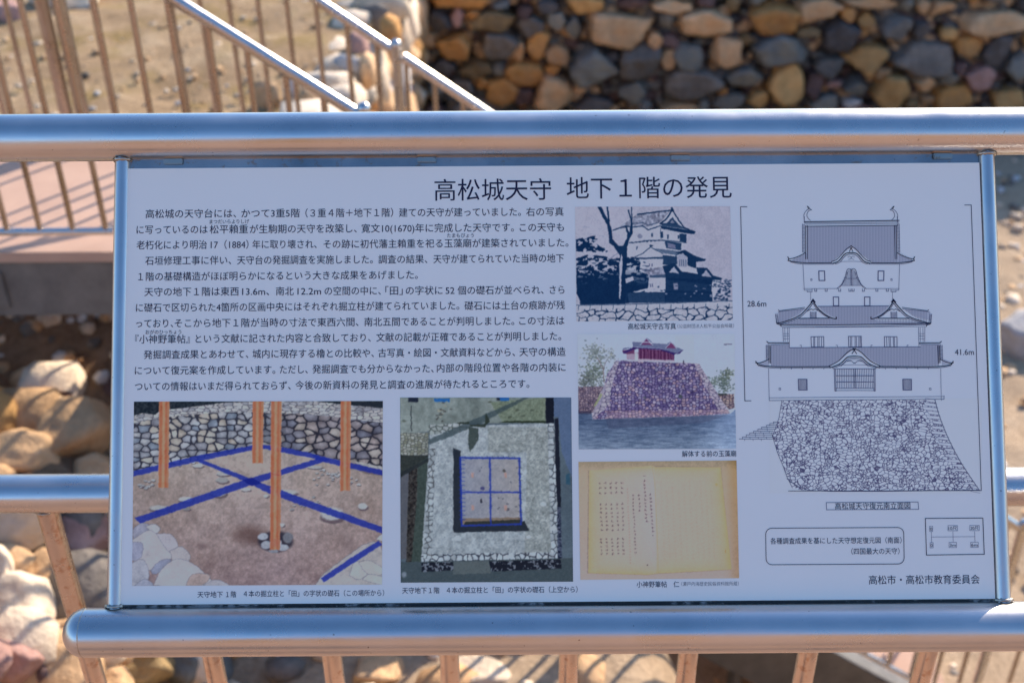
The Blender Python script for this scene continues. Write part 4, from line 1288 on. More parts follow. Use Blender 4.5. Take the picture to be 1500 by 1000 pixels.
# long corner stones on the right-hand edge
edge = [(935, 48), (955, 120), (990, 210), (1040, 310), (1090, 390), (1138, 460)]
for k in range(20):
    t = k / 19 * 5; i = min(4, int(t)); u_ = t - i
    ex = edge[i][0] * (1 - u_) + edge[i + 1][0] * u_; ey = edge[i][1] * (1 - u_) + edge[i + 1][1] * u_
    L = 44 + 30 * ((k * 7) % 5) / 5 - (k > 14) * 22
    c.poly([(ex + 4, ey), (ex - L, ey - 8 + k * 0.6), (ex - L + 6, ey + 7), (ex + 7, ey + 14)], PANEL_RGB, 1.0)
    c.lines([(ex + 4, ey), (ex - L, ey - 8 + k * 0.6), (ex - L + 6, ey + 7), (ex + 7, ey + 14)], 1.3, (52, 52, 92), 0.9)
c.poly([(1142, 480), (1146, 460), (1096, 386), (1046, 306), (996, 206), (961, 116), (940, 40), (1200, 40), (1200, 480)], PANEL_RGB)
c.build('stone_base_drawing', [Z6(180, 40), Z6(1150, 40), Z6(1150, 475), Z6(180, 475)], h=0.0002)

# -- photograph of the excavated basement with blue and orange beams
c = Canvas(50, 38, 1210, 903, 440, 328, (168, 138, 134))
g1 = c.noise(60, 2, 5) - 0.5; g2 = c.noise(14, 5, 4) - 0.5; g3 = c.noise(260, 8, 3) - 0.5
c.C = np.array([172, 144, 138.]) + (c.Y - 560)[..., None] * np.array([-0.03, -0.045, -0.03]) + g1[..., None] * np.array([42, 38, 34]) + g2[..., None] * 40 + g3[..., None] * np.array([30, 30, 34])
c.poly([(50, 38), (1210, 38), (1210, 110), (50, 110)], (46, 48, 56))
tex = (c.noise(9, 12, 3) - 0.5)
c.put(c.mask([(50, 38), (480, 38), (480, 120), (50, 120)]), np.array([44, 47, 54.]) + tex[..., None] * 60)
top = c.mask([(50, 105), (90, 92), (150, 100), (170, 80), (300, 66), (470, 44), (620, 38), (900, 38), (1000, 52), (1210, 72), (1210, 150), (900, 108), (680, 96), (430, 105), (200, 120), (50, 160)])
c.stones(top, 34, 41, [(196, 184, 184), (182, 170, 170), (206, 194, 190), (160, 152, 158)], (110, 100, 108), 14, 0.08)
lw_ = c.mask([(50, 140), (200, 112), (430, 92), (560, 88), (700, 96), (700, 242), (600, 252), (330, 318), (50, 372)])
c.stones(lw_, 44, 43, [(176, 168, 172), (158, 152, 160), (190, 176, 168), (134, 136, 150), (184, 166, 156), (150, 142, 150)], (62, 58, 70), 30, 0.10, 60)
rw_ = c.mask([(690, 92), (900, 104), (1210, 142), (1210, 362), (900, 292), (690, 242)])
c.stones(rw_, 50, 47, [(150, 134, 138), (134, 124, 134), (164, 144, 142), (118, 112, 126), (172, 154, 148)], (56, 50, 60), 34, 0.10, 60)
c.put(c.mask([(640, 90), (760, 92), (760, 250), (640, 250)]) * 0.25, (60, 56, 66))
c.poly([(1060, 330), (1210, 362), (1210, 395), (1120, 380)], (116, 92, 92), 0.7)
c.poly([(1080, 322), (1210, 350), (1210, 366), (1100, 340)], (196, 184, 178), 0.8)
# small stones on the floor
rs = np.random.RandomState(4)
for (cx, cy, n, sx, sy) in ((120, 432, 16, 50, 20), (950, 390, 24, 70, 36), (1060, 420, 8, 30, 22), (840, 520, 12, 60, 24), (300, 330, 5, 50, 14)):
    for _ in range(n):
        x = cx + rs.normal() * sx * 0.6; y = cy + rs.normal() * sy * 0.6; r0 = rs.uniform(5, 12)
        c.ell(x + 2, y + 3, r0, r0 * 0.6, (92, 74, 80), 0.7); g0 = rs.uniform(150, 205); c.ell(x, y, r0 * 0.95, r0 * 0.5, (g0, g0 - 6, g0 - 4), 0.9)
for (x, y, rx, ry, g0) in ((465, 410, 34, 16, 168), (470, 380, 40, 12, 180), (350, 342, 30, 10, 200), (295, 500, 40, 14, 196), (170, 540, 50, 14, 178), (575, 455, 26, 10, 196), (975, 570, 62, 36, 190), (1118, 536, 26, 17, 200), (450, 470, 40, 20, 186), (668, 486, 14, 8, 200), (745, 622, 12, 10, 200), (760, 470, 60, 16, 186), (300, 545, 20, 8, 150), (895, 352, 40, 9, 182)):
    c.ell(x + 4, y + ry * 0.5, rx * 1.02, ry * 0.9, (96, 76, 84), 0.75); c.ell(x, y, rx, ry, (g0, g0 - 10, g0 - 12), 1, 0.3)
# damp patch and post hole
c.ell(590, 665, 110, 62, (116, 84, 78), 0.8, 0.7); c.ell(640, 690, 60, 50, (100, 70, 66), 0.5, 0.8); c.ell(375, 720, 42, 20, (120, 90, 90), 0.7, 0.9); c.ell(160, 560, 40, 14, (118, 92, 92), 0.7, 0.8)
c.ell(716, 700, 90, 55, (58, 50, 62), 0.9, 0.2)
for (x, y, rx, ry, g0) in ((656, 676, 28, 19, 178), (672, 716, 28, 22, 170), (772, 682, 27, 28, 128), (748, 728, 34, 17, 176), (706, 744, 26, 9, 150), (720, 706, 26, 20, 190)):
    c.ell(x, y, rx, ry, (g0, g0 - 6, g0 + 2), 1, 0.25)
# pale boulders at the bottom corners
def blob(pts, col, dark=(120, 108, 120)):
    pts = curve(pts + [pts[0]], 5)
    mm = c.mask(pts)
    c.put(mm, np.array(col, float) + (c.noise(40, int(pts[0][0]) % 50, 4) - 0.5)[..., None] * 46)
    c.lines(pts, 3.2, dark, 0.5)
blob([(50, 640), (90, 610), (140, 625), (120, 660), (60, 690)], (160, 150, 166))
blob([(110, 625), (150, 615), (180, 640), (150, 660)], (190, 178, 180))
blob([(50, 690), (120, 645), (160, 660), (215, 720), (240, 765), (190, 800), (130, 830), (60, 800)], (200, 184, 186))
blob([(160, 660), (230, 665), (262, 720), (220, 745)], (188, 172, 178))
blob([(225, 740), (280, 722), (320, 770), (290, 810), (240, 790)], (186, 170, 172))
blob([(40, 700), (95, 705), (90, 770), (40, 780)], (164, 156, 176))
blob([(40, 800), (100, 780), (130, 850), (100, 910), (40, 910)], (176, 166, 176))
blob([(135, 830), (175, 790), (230, 780), (205, 825), (150, 850)], (156, 150, 170))
blob([(150, 900), (185, 830), (250, 780), (330, 800), (400, 860), (430, 910), (300, 915)], (200, 184, 186))
blob([(300, 905), (330, 850), (410, 855), (380, 900)], (184, 154, 148))
blob([(380, 905), (440, 875), (500, 905)], (186, 172, 178))
blob([(60, 905), (110, 870), (150, 905)], (164, 156, 172))
blob([(900, 905), (940, 850), (1000, 805), (1060, 760), (1130, 715), (1200, 720), (1215, 910)], (186, 170, 168))
for b_ in ([(1060, 860), (1080, 800), (1110, 800), (1140, 850), (1100, 880)], [(1100, 800), (1150, 790), (1215, 830), (1200, 860), (1140, 850)], [(1120, 880), (1150, 855), (1215, 870), (1215, 905)], [(1180, 690), (1215, 665), (1215, 700)]):
    blob(b_, (204, 190, 186))
BL_ = (40, 52, 158)
for q in ([(50, 366), (340, 296), (620, 244), (640, 262), (350, 322), (50, 392)], [(640, 242), (760, 258), (900, 290), (930, 318), (760, 284), (650, 262)], [(880, 288), (1210, 366), (1210, 392), (900, 318)],
          [(335, 316), (375, 316), (700, 445), (1210, 634), (1210, 664), (690, 478), (560, 412)], [(58, 588), (560, 412), (700, 372), (940, 300), (965, 318), (700, 400), (600, 434), (84, 612)],
          [(926, 872), (1060, 782), (1192, 698), (1210, 716), (1080, 800), (940, 892)]):
    c.poly(q, BL_, 0.86)
c.poly([(560, 412), (600, 398), (650, 425), (602, 440)], (30, 36, 132), 0.8)
for (xa, xb, yb) in ((168, 216, 444), (603, 654, 330), (1013, 1061, 462), (689, 738, 738)):
    m = c.mask([(xa, 34), (xb, 34), (xb - 2, yb), (xa, yb)])
    s = (c.X - xa) / (xb - xa)
    st = 0.5 + 0.5 * np.cos(s * 2 * math.pi * 2.0 + 0.6)
    col = np.array([206, 108, 74.])[None, None] + st[..., None] * np.array([28, 62, 54.]) + (c.noise(30, 77, 4) - 0.5)[..., None] * 50
    c.put(m * 0.92, col)
    c.lines([(xa + 3, 38), (xa + 3, yb)], 3, (200, 84, 58), 0.6); c.lines([(xb - 4, 38), (xb - 4, yb)], 3, (200, 84, 58), 0.6)
c.lines([(692, 380), (736, 392)], 3, (170, 60, 60), 0.7); c.ell(714, 706, 22, 20, (220, 120, 96), 0.6)
c.build('excavation_photo', [(196.3, 588), (561, 587), (559.5, 855.5), (193.5, 857.5)], gain=(.83, .89, .95))

# -- aerial photograph
c = Canvas(52, 38, 868, 912, 300, 322, (150, 156, 160))
n1 = c.noise(22, 3, 5) - 0.5; n2 = c.noise(7, 9, 3) - 0.5; n3 = c.noise(120, 6, 3) - 0.5
c.C = np.array([98, 112, 124.]) + n3[..., None] * 26 + n2[..., None] * 14
# bare ground round the top
up_ = c.mask([(52, 38), (745, 38), (745, 160), (520, 160), (380, 160), (190, 200), (52, 210)])
c.put(up_, np.array([142, 150, 146.]) + n1[..., None] * 50 + n3[..., None] * 40)
c.put(c.mask([(480, 60), (745, 38), (745, 150), (540, 155)]), np.array([132, 142, 122.]) + n2[..., None] * 60)
c.stones(c.mask([(52, 205), (188, 205), (184, 315), (52, 312)]), 17, 5, [(160, 162, 152), (146, 146, 130), (174, 174, 166)], (96, 96, 92), 13, 0.1, 20)
for q in ([(90, 38), (138, 38), (138, 60), (90, 60)], [(510, 38), (560, 38), (560, 52), (510, 52)]): c.poly(q, (42, 48, 66))
c.poly([(213, 42), (290, 42), (288, 60), (216, 60)], (40, 110, 186)); c.poly([(526, 38), (572, 38), (572, 54), (530, 54)], (40, 110, 190))
for k in range(26):
    x = 250 + rs.normal() * 18; y = 105 + rs.normal() * 24; c.ell(x, y, 7, 4, (74, 70, 66) if k % 2 else (170, 166, 150), 0.7)
for (x, y) in ((545, 92), (610, 98), (680, 98), (575, 130), (640, 125), (70, 150), (480, 60)): c.ell(x, y, 14, 7, (78, 84, 70), 0.7, 0.6)
# left side: dark moat bank
c.poly([(52, 312), (186, 312), (160, 800), (52, 800)], (104, 104, 112))
c.put(c.mask([(52, 312), (186, 315), (182, 335), (52, 420)]), np.array([62, 66, 62.]) + n2[..., None] * 30)
c.put(c.mask([(92, 390), (135, 360), (130, 520), (112, 860), (78, 860)]), np.array([66, 60, 56.]) + n2[..., None] * 110)
c.put(c.mask([(135, 350), (184, 322), (158, 800), (100, 860), (130, 520)]), np.array([74, 86, 80.]) + n2[..., None] * 30)
# the stone platform
plat = c.mask([(196, 178), (320, 158), (380, 165), (460, 170), (785, 160), (795, 400), (800, 805), (150, 815), (168, 560), (186, 320)])
c.put(plat, np.array([176, 182, 188.]) + n1[..., None] * 70 + n2[..., None] * 50)
c.put(c.mask([(470, 180), (780, 180), (790, 790), (640, 790), (655, 300), (470, 300)]), np.array([164, 168, 168.]) + n1[..., None] * 60 + n2[..., None] * 70)
c.stones(c.mask([(755, 165), (785, 160), (800, 800), (765, 800)]), 30, 15, [(190, 196, 204), (176, 182, 188), (204, 208, 214)], (96, 100, 108), 30, 0.08)
c.stones(c.mask([(150, 780), (800, 772), (804, 808), (150, 816)]), 28, 16, [(192, 198, 206), (176, 182, 188), (206, 210, 216)], (70, 74, 86), 34, 0.09)
c.stones(c.mask([(190, 280), (218, 280), (200, 800), (160, 800)]), 26, 17, [(186, 192, 198), (170, 176, 182)], (98, 100, 104), 26, 0.09)
c.stones(c.mask([(190, 168), (370, 160), (375, 190), (190, 215)]), 28, 18, [(184, 188, 190), (166, 172, 170)], (90, 96, 92), 22, 0.09)
for (x, y, r0) in ((730, 545, 16), (770, 435, 16), (775, 660, 16), (660, 700, 12), (325, 705, 18), (575, 790, 16), (240, 300, 12)): c.ell(x, y, r0, r0 * 0.8, (206, 210, 216), 0.9)
# right side
c.poly([(745, 38), (785, 38), (785, 160), (745, 160)], (30, 32, 44)); c.poly([(785, 38), (868, 38), (868, 420), (820, 300), (806, 130), (785, 130)], (98, 118, 156), 0.85)
c.poly([(788, 140), (806, 135), (815, 560), (800, 600), (790, 420)], (36, 38, 52)); c.put(c.mask([(795, 560), (812, 560), (818, 850), (796, 850)]), np.array([70, 76, 98.]) + n2[..., None] * 160)
c.poly([(838, 405), (858, 400), (858, 455), (838, 450)], (56, 96, 120), 0.9)
# bottom
c.poly([(52, 816), (868, 800), (868, 912), (52, 912)], (80, 92, 98)); c.poly([(300, 815), (470, 812), (480, 870), (300, 875)], (104, 112, 114))
for q in ([(150, 820), (300, 816), (302, 856), (150, 862)], [(470, 815), (812, 806), (814, 850), (480, 862)]):
    c.put(c.mask(q), np.array([34, 36, 48.])); mm = c.mask(q) * (c.noise(10, 3, 3) > 0.6); c.put(mm * 0.8, (150, 156, 170))
c.ell(68, 875, 16, 16, (150, 156, 168), 0.9, 0.5)
# shadows and pit
c.poly([(186, 238), (640, 38), (668, 38), (440, 160), (300, 220), (190, 262)], (70, 86, 92), 0.75)
c.poly([(52, 395), (186, 325), (186, 342), (52, 418)], (50, 54, 56), 0.8)
c.poly([(310, 160), (380, 152), (384, 175), (455, 180), (480, 150), (460, 112), (455, 165), (384, 168)], (54, 62, 52), 0.9)
c.poly([(378, 178), (425, 185), (425, 240), (384, 298), (376, 260)], (70, 80, 76), 0.9)
c.put(c.mask([(520, 158), (560, 150), (745, 150), (745, 160)]), (52, 62, 44)); c.line((105, 80), (105, 195), 4, (50, 56, 60))
c.poly([(305, 280), (340, 292), (345, 640), (640, 625), (662, 672), (302, 678)], (50, 56, 66))
fl = c.mask([(345, 330), (620, 325), (622, 640), (345, 645)])
c.put(fl, np.array([168, 164, 172.]) + (c.X - 480)[..., None] * np.array([0.06, 0.03, -0.02]) + n1[..., None] * 26)
c.put(c.mask([(345, 612), (620, 608), (622, 632), (345, 640)]), np.array([150, 128, 112.])); c.poly([(360, 628), (622, 618), (640, 640), (350, 645)], (52, 56, 52), 0.9)
for k in range(14):
    x = rs.uniform(355, 610); y = rs.uniform(370, 600); c.ell(x, y, rs.uniform(3, 9), rs.uniform(2, 6), (96, 92, 104), 0.7, 0.5)
c.ell(435, 530, 6, 12, (60, 58, 70), 0.9); c.ell(545, 388, 8, 8, (90, 84, 80), 0.9); c.ell(560, 570, 10, 8, (90, 86, 96), 0.8); c.ell(442, 470, 12, 8, (70, 70, 130), 0.8)
for (x, y) in ((396, 408), (552, 408), (396, 562), (552, 562)): c.poly([(x - 7, y - 12), (x + 6, y - 12), (x + 7, y + 12), (x - 6, y + 12)], (206, 160, 150), 0.85)
B2 = (44, 66, 176)
c.lines([(338, 325), (618, 328), (624, 640), (342, 646), (338, 325)], 9, B2, 0.9); c.line((478, 325), (480, 642), 8, B2, 0.9); c.line((340, 488), (622, 490), 8, B2, 0.9)
for k in range(15):
    y = 335 + k * 20; c.line((332, y), (358, y + 2), 4, B2, 0.7)
for k in range(10):
    y = 340 + k * 30; c.line((612, y), (630, y + 4), 3, (50, 50, 70), 0.6); x = 360 + k * 26; c.line((x, 318), (x + 6, 332), 3, (40, 60, 120), 0.6)
# halftone contrast of stones
for k in range(420):
    x = rs.uniform(200, 780); y = rs.uniform(190, 790)
    if 300 < x < 660 and 280 < y < 690: continue
    c.ell(x, y, rs.uniform(2, 6), rs.uniform(1.5, 4), (112, 114, 112) if rs.rand() < 0.6 else (208, 212, 216), 0.6, 0.6)
c.build('aerial_photo', [(586.1, 582), (836.7, 582), (839.5, 851.3), (587, 852.8)], gain=(.78, .82, .87))

# -- old monochrome photograph of the keep
INKB = np.array([12, 44, 84.]); PAP = np.array([170, 168, 188.])
c = Canvas(62, 62, 1210, 898, 344, 252, PAP)
n1 = c.noise(60, 2, 4) - 0.5; n2 = c.noise(16, 5, 4) - 0.5
c.C = PAP + n1[..., None] * 14 + (c.X / 1200)[..., None] * np.array([-6, -6, -4])
DKB = INKB
def dark(q, a=0.95): c.poly(q, DKB, a)
def lite(q, col=(176, 176, 194)): c.poly(q, col)
# roofs and walls of the keep
lite([(340, 240), (520, 110), (780, 85), (880, 240), (880, 330), (840, 390), (960, 520), (1130, 600), (1060, 760), (430, 760), (430, 300)], (172, 172, 190))
c.put(c.mask([(350, 238), (520, 118), (770, 92), (690, 180), (600, 212), (470, 210)]) * 0.75, np.array([120, 124, 150.]) + n2[..., None] * 180)
dark([(518, 116), (784, 84), (790, 92), (520, 126)]); dark([(772, 70), (782, 66), (796, 100), (770, 104)])
c.lines([(780, 92), (740, 150), (690, 190)], 10, DKB); c.lines([(785, 92), (830, 170), (870, 222), (945, 252)], 9, DKB)
dark([(735, 190), (782, 140), (826, 200)], 0.85); lite([(762, 184), (780, 160), (800, 186)], (120, 124, 150))
dark([(690, 205), (870, 232), (952, 248), (940, 266), (880, 262), (700, 226)]); dark([(690, 180), (830, 200), (880, 230), (700, 205)], 0.8)
c.lines([(340, 236), (430, 205), (480, 215), (560, 205), (600, 235), (690, 205)], 8, DKB, 0.9); c.lines([(480, 190), (560, 180), (600, 200), (680, 180)], 5, DKB, 0.7)
dark([(830, 262), (884, 268), (880, 330), (832, 318)], 0.9); c.lines([(692, 225), (694, 300)], 4, DKB, .8)
for (x, y, w, h) in ((628, 272, 12, 26), (745, 285, 12, 34), (822, 288, 12, 26), (700, 270, 18, 42), (515, 366, 8, 24)): c.poly([(x - w / 2, y - h / 2), (x + w / 2, y - h / 2), (x + w / 2, y + h / 2), (x - w / 2, y + h / 2)], DKB, .85)
c.ell(538, 280, 20, 18, (110, 116, 146), .8); c.lines([(460, 330), (600, 312), (720, 312), (880, 330)], 8, DKB, .7)
for k in range(9): c.ell(480 + k * 28, 326 - k * 2, 9, 5, DKB, .9)
dark([(722, 315), (845, 335), (840, 385), (730, 370)], .85); lite([(740, 330), (800, 345), (800, 375), (745, 365)], (110, 114, 146))
# second roof
c.lines([(480, 440), (560, 405), (615, 360), (650, 380), (705, 410)], 6, DKB, .85); dark([(480, 440), (705, 432), (705, 448), (490, 450)], .8)
c.ell(620, 350, 14, 7, DKB, .9); dark([(640, 370), (760, 385), (850, 395), (810, 420), (720, 410)], .55)
dark([(800, 400), (870, 382), (930, 420), (980, 440), (1022, 452), (1015, 466), (950, 470), (948, 520), (890, 500), (880, 430)]); dark([(705, 420), (810, 430), (808, 490), (705, 490)], .85)
lite([(812, 430), (850, 405), (888, 440), (886, 510), (815, 506)], (150, 152, 176))
for k in range(4): c.line((828 + k * 15, 455), (828 + k * 15, 500), 4, DKB, .8)
c.lines([(800, 425), (850, 395), (900, 440)], 7, DKB, .9)
for (x, y) in ((605, 492), (625, 492), (520, 495), (532, 495)): c.poly([(x - 4, y - 12), (x + 4, y - 12), (x + 4, y + 12), (x - 4, y + 12)], (90, 96, 130), .9)
# third roof
c.put(c.mask([(540, 520), (700, 510), (725, 560), (600, 580)]) * .7, np.array([110, 114, 142.]) + n2[..., None] * 160)
dark([(600, 570), (720, 560), (720, 585), (605, 585)], .7)
dark([(700, 500), (790, 480), (840, 540), (960, 560), (950, 512), (1030, 515), (1070, 570), (1140, 592), (1130, 604), (1070, 606), (1060, 640), (720, 600), (720, 560)])
lite([(745, 545), (785, 505), (825, 556)], (160, 162, 184)); lite([(985, 575), (1020, 530), (1062, 585)], (150, 152, 176))
dark([(720, 590), (1060, 600), (1060, 700), (720, 690)], .92); lite([(780, 625), (812, 625), (812, 672), (780, 668)], (130, 132, 160))
for (x, y) in ((608, 640), (624, 640)): c.poly([(x - 4, y - 14), (x + 4, y - 14), (x + 4, y + 14), (x - 4, y + 14)], (80, 88, 124), .9)
dark([(430, 690), (720, 690), (720, 768), (430, 768)], .85); dark([(715, 680), (1064, 690), (1064, 768), (715, 768)], .94)
for k in range(40):
    x = rs.uniform(600, 1060); y = rs.uniform(640, 740); c.ell(x, y, rs.uniform(5, 16), rs.uniform(3, 8), (150, 152, 178) if rs.rand() < .35 else DKB, .8, .5)
# right side bush
for k in range(80):
    x = rs.uniform(1068, 1206); y = rs.uniform(600, 750); c.ell(x, y, rs.uniform(6, 16), rs.uniform(4, 9), DKB, .85 if y > 630 else .5, .5)
# pines
tuft = c.noise(36, 21, 4, 18); 
for q in ([(66, 300), (210, 275), (200, 320), (280, 378), (250, 400), (66, 390)], [(66, 440), (150, 412), (270, 425), (330, 440), (400, 440), (500, 430), (540, 460), (530, 540), (590, 560), (600, 590), (590, 660), (430, 700), (420, 775), (110, 780), (66, 700), (66, 560)]):
    m = c.mask(q); thr = 0.52
    lightness = np.clip((tuft - 0.54) / 0.02, 0, 1) * np.clip((640 - c.Y) / 120, 0, 1)
    c.put(m * (1 - lightness * 0.95), DKB)
dark([(80, 640), (420, 560), (450, 770), (90, 780)], .9)
for k in range(150):
    x = rs.uniform(66, 600); y = rs.uniform(290, 700)
    if (x > 300 and y < 420) or (400 < y < 425): continue
    c.ell(x, y, rs.uniform(8, 22), rs.uniform(3, 7), DKB, .85, .4)
lite([(425, 590), (480, 575), (490, 600), (430, 625)], (168, 168, 188))
# trunk
dark([(228, 62), (255, 62), (300, 150), (312, 170), (330, 230), (335, 300), (380, 350), (410, 350), (440, 300), (445, 260), (425, 200), (436, 200), (460, 255), (475, 170), (450, 90), (460, 85), (478, 150), (476, 66), (484, 66), (486, 262), (462, 300), (445, 352), (442, 400), (440, 470), (425, 560), (420, 700), (400, 755), (370, 755), (380, 600), (388, 420), (340, 350), (312, 330), (300, 200), (260, 130)])
dark([(293, 62), (306, 62), (318, 170), (306, 170)])
lite([(400, 410), (408, 430), (406, 500), (398, 560), (392, 690), (384, 740), (376, 740), (382, 600), (384, 480)], (168, 168, 188))
for (x, y, r0) in ((145, 205, 40), (190, 260, 40), (250, 272, 50)): c.line((x - r0 / 2, y), (x + r0 / 2, y + 8), 3, (110, 116, 146), .5)
c.line((320, 440), (380, 400), 4, (100, 106, 140), .8); c.ell(130, 214, 30, 4, (110, 116, 146), .4, .8)
# wall at the bottom
m = c.mask([(62, 780), (500, 775), (1212, 756), (1218, 905), (62, 908)])
X0_, Y0_ = c.X.copy(), c.Y.copy(); c.X = X0_ + c.noise(50, 3, 2) * 40; c.Y = Y0_ + c.noise(50, 4, 2) * 30
e, r, f1 = c.cells(74, 61, 44, 0.85); c.X, c.Y = X0_, Y0_
c.put(m, np.array([168, 168, 186.]) + n2[..., None] * 40); c.put(m * np.clip((0.13 - e) / 0.06, 0, 1), DKB)
c.put(c.mask([(62, 778), (500, 773), (1212, 756), (1212, 795), (62, 812)]), np.array([172, 172, 190.]))
for k in range(14): c.line((80 + k * 85, 780), (76 + k * 85, 815), 4, DKB, .8)
c.lines([(62, 782), (500, 777), (1212, 758)], 5, DKB, .8)
c.build('old_castle_photo', [(842.4, 303), (1069.4, 302), (1073.6, 468.6), (844.4, 470.6)], gain=(.89, .92, .97))

# -- photograph of the red shrine on the stone platform above the moat
c = Canvas(80, 42, 1240, 890, 344, 254, (176, 186, 212))
n1 = c.noise(70, 2, 4) - 0.5; n2 = c.noise(12, 5, 4) - 0.5
c.C = np.array([172, 184, 212.]) + (c.Y / 400)[..., None] * np.array([4, 2, 0]) + n1[..., None] * 10
c.poly([(800, 60), (940, 50), (940, 270), (800, 260)], (182, 190, 214), .8); c.poly([(1160, 116), (1222, 114), (1222, 122), (1160, 124)], (96, 92, 120), .9)
for k in range(12): c.line((820 + (k % 3) * 30, 90 + k * 12), (890, 92 + k * 12), 2, (168, 176, 204), .6)
# trees
for (cx, cy, sx, sy, n, cc) in ((200, 330, 90, 110, 340, (104, 116, 116)), (210, 180, 90, 70, 190, (116, 126, 132)), (330, 200, 40, 60, 50, (124, 132, 140)), (150, 390, 80, 50, 160, (96, 104, 108)), (1160, 400, 60, 80, 200, (88, 102, 104)), (1060, 400, 50, 40, 80, (96, 110, 112)), (1190, 340, 36, 40, 60, (96, 108, 104))):
    for k in range(n):
        x = cx + rs.normal() * sx * .5; y = cy + rs.normal() * sy * .5
        d = rs.uniform(-26, 30); c.ell(x, y, rs.uniform(5, 13), rs.uniform(4, 9), (cc[0] + d, cc[1] + d, cc[2] + d * .8), .75, .5)
c.lines([(272, 400), (268, 300), (225, 220)], 8, (120, 106, 112), .8); c.lines([(270, 300), (290, 240)], 5, (112, 104, 112), .8)
# walls
c.stones(c.mask([(80, 432), (300, 430), (220, 625), (80, 620)]), 19, 5, [(128, 112, 132), (112, 98, 122), (146, 128, 144)], (72, 62, 88), 15, .1)
c.stones(c.mask([(1100, 490), (1232, 485), (1232, 590), (1190, 600)]), 26, 6, [(120, 106, 122), (134, 118, 130), (160, 140, 142)], (70, 60, 84), 20, .1)
c.poly([(1085, 480), (1180, 484), (1180, 496), (1100, 496)], (52, 58, 60), .9)
wl_ = c.mask([(365, 240), (940, 262), (980, 300), (1070, 450), (1195, 632), (900, 650), (500, 662), (190, 672), (180, 650), (250, 500), (300, 330)])
c.stones(wl_, 25, 9, [(130, 118, 160), (112, 100, 148), (156, 146, 176), (98, 86, 138), (150, 130, 154), (136, 132, 170)], (60, 50, 100), 20, .10, 36)
c.poly([(270, 430), (360, 240), (372, 250), (330, 400), (300, 560), (280, 600), (176, 670), (178, 640), (240, 480)], (164, 160, 184), .7)
c.stones(c.mask([(355, 245), (385, 245), (330, 420), (310, 560), (190, 670), (178, 645), (250, 560), (300, 380)]), 40, 12, [(176, 172, 192), (158, 152, 178)], (96, 86, 120), 26, .08)
c.stones(c.mask([(940, 262), (975, 262), (1200, 630), (1130, 630), (1040, 470), (980, 340)]), 40, 13, [(172, 166, 188), (158, 150, 176)], (96, 86, 120), 24, .08)
c.put(c.mask([(290, 610), (700, 608), (1190, 600), (1198, 634), (900, 650), (500, 662), (290, 668)]) * .35, (180, 150, 160))
c.ell(620, 320, 40, 70, (104, 90, 138), .35, .9); c.ell(700, 500, 70, 40, (110, 100, 150), .35, .9); c.ell(835, 506, 22, 18, (70, 84, 84), .9, .7); c.ell(572, 512, 16, 12, (76, 84, 96), .8, .7)
c.poly([(190, 580), (245, 480), (262, 490), (215, 570)], (140, 152, 110), .7)
# shrine
c.poly([(528, 150), (795, 170), (792, 240), (528, 236)], (88, 46, 92)); c.put(c.mask([(528, 150), (795, 170), (792, 240), (528, 236)]) * .6, np.array([98, 52, 96.]) + (np.sin(c.X * .25))[..., None] * 26)
for k in range(7): c.line((560 + k * 36, 172), (560 + k * 36, 236), 4, (160, 120, 150), .6)
c.poly([(440, 190), (528, 175), (528, 236), (440, 230)], (150, 120, 150), .7); c.poly([(410, 165), (500, 150), (500, 190), (415, 190)], (104, 60, 104))
c.poly([(488, 96), (560, 100), (590, 70), (640, 108), (740, 112), (772, 96), (810, 140), (864, 160), (820, 195), (690, 150), (520, 138), (480, 140), (410, 165), (416, 146), (488, 140)], (104, 112, 152))
c.poly([(490, 140), (690, 152), (830, 190), (864, 160), (790, 198), (690, 160), (520, 150), (416, 190), (410, 176)], (58, 40, 108)); c.poly([(552, 122), (588, 78), (632, 126)], (104, 58, 110)); c.poly([(735, 145), (772, 104), (812, 150)], (110, 60, 110)); c.lines([(545, 124), (588, 76), (636, 126)], 5, (170, 176, 204)); c.lines([(730, 146), (772, 102), (812, 150)], 5, (170, 176, 204))
c.lines([(488, 98), (740, 114)], 6, (178, 184, 210)); c.poly([(528, 225), (795, 236), (795, 248), (528, 240)], (176, 166, 190), .8)
c.poly([(500, 240), (504, 190), (512, 178), (522, 190), (526, 240)], (186, 192, 210)); c.lines([(400, 238), (960, 262)], 4, (150, 140, 166), .8)
for k in range(26): c.line((380 + k * 18, 226 + k * .8), (380 + k * 18, 240 + k * .8), 2, (160, 156, 180), .6)
c.line((862, 240), (862, 262), 8, (60, 56, 80), .9)
# water
wm = c.mask([(80, 622), (180, 630), (185, 672), (500, 665), (900, 652), (1200, 632), (1240, 600), (1245, 895), (80, 895)])
rip = c.noise(60, 31, 4, 9) - .5
c.put(wm, np.array([80, 98, 134.]) + np.clip((c.Y - 690) / 200, 0, 1)[..., None] * np.array([34, 34, 30]) + rip[..., None] * 70 + np.clip((c.X - 900) / 300, 0, 1)[..., None] * np.array([36, 40, 46]))
c.put(c.mask([(280, 665), (1190, 640), (1000, 700), (300, 740)]) * .45, (72, 78, 112)); c.poly([(80, 608), (180, 612), (180, 632), (80, 630)], (58, 52, 80), .8)
c.build('shrine_photo', [(846, 489), (1075.6, 489), (1078.2, 657), (847.6, 657.6)], gain=(.92, .93, .95))

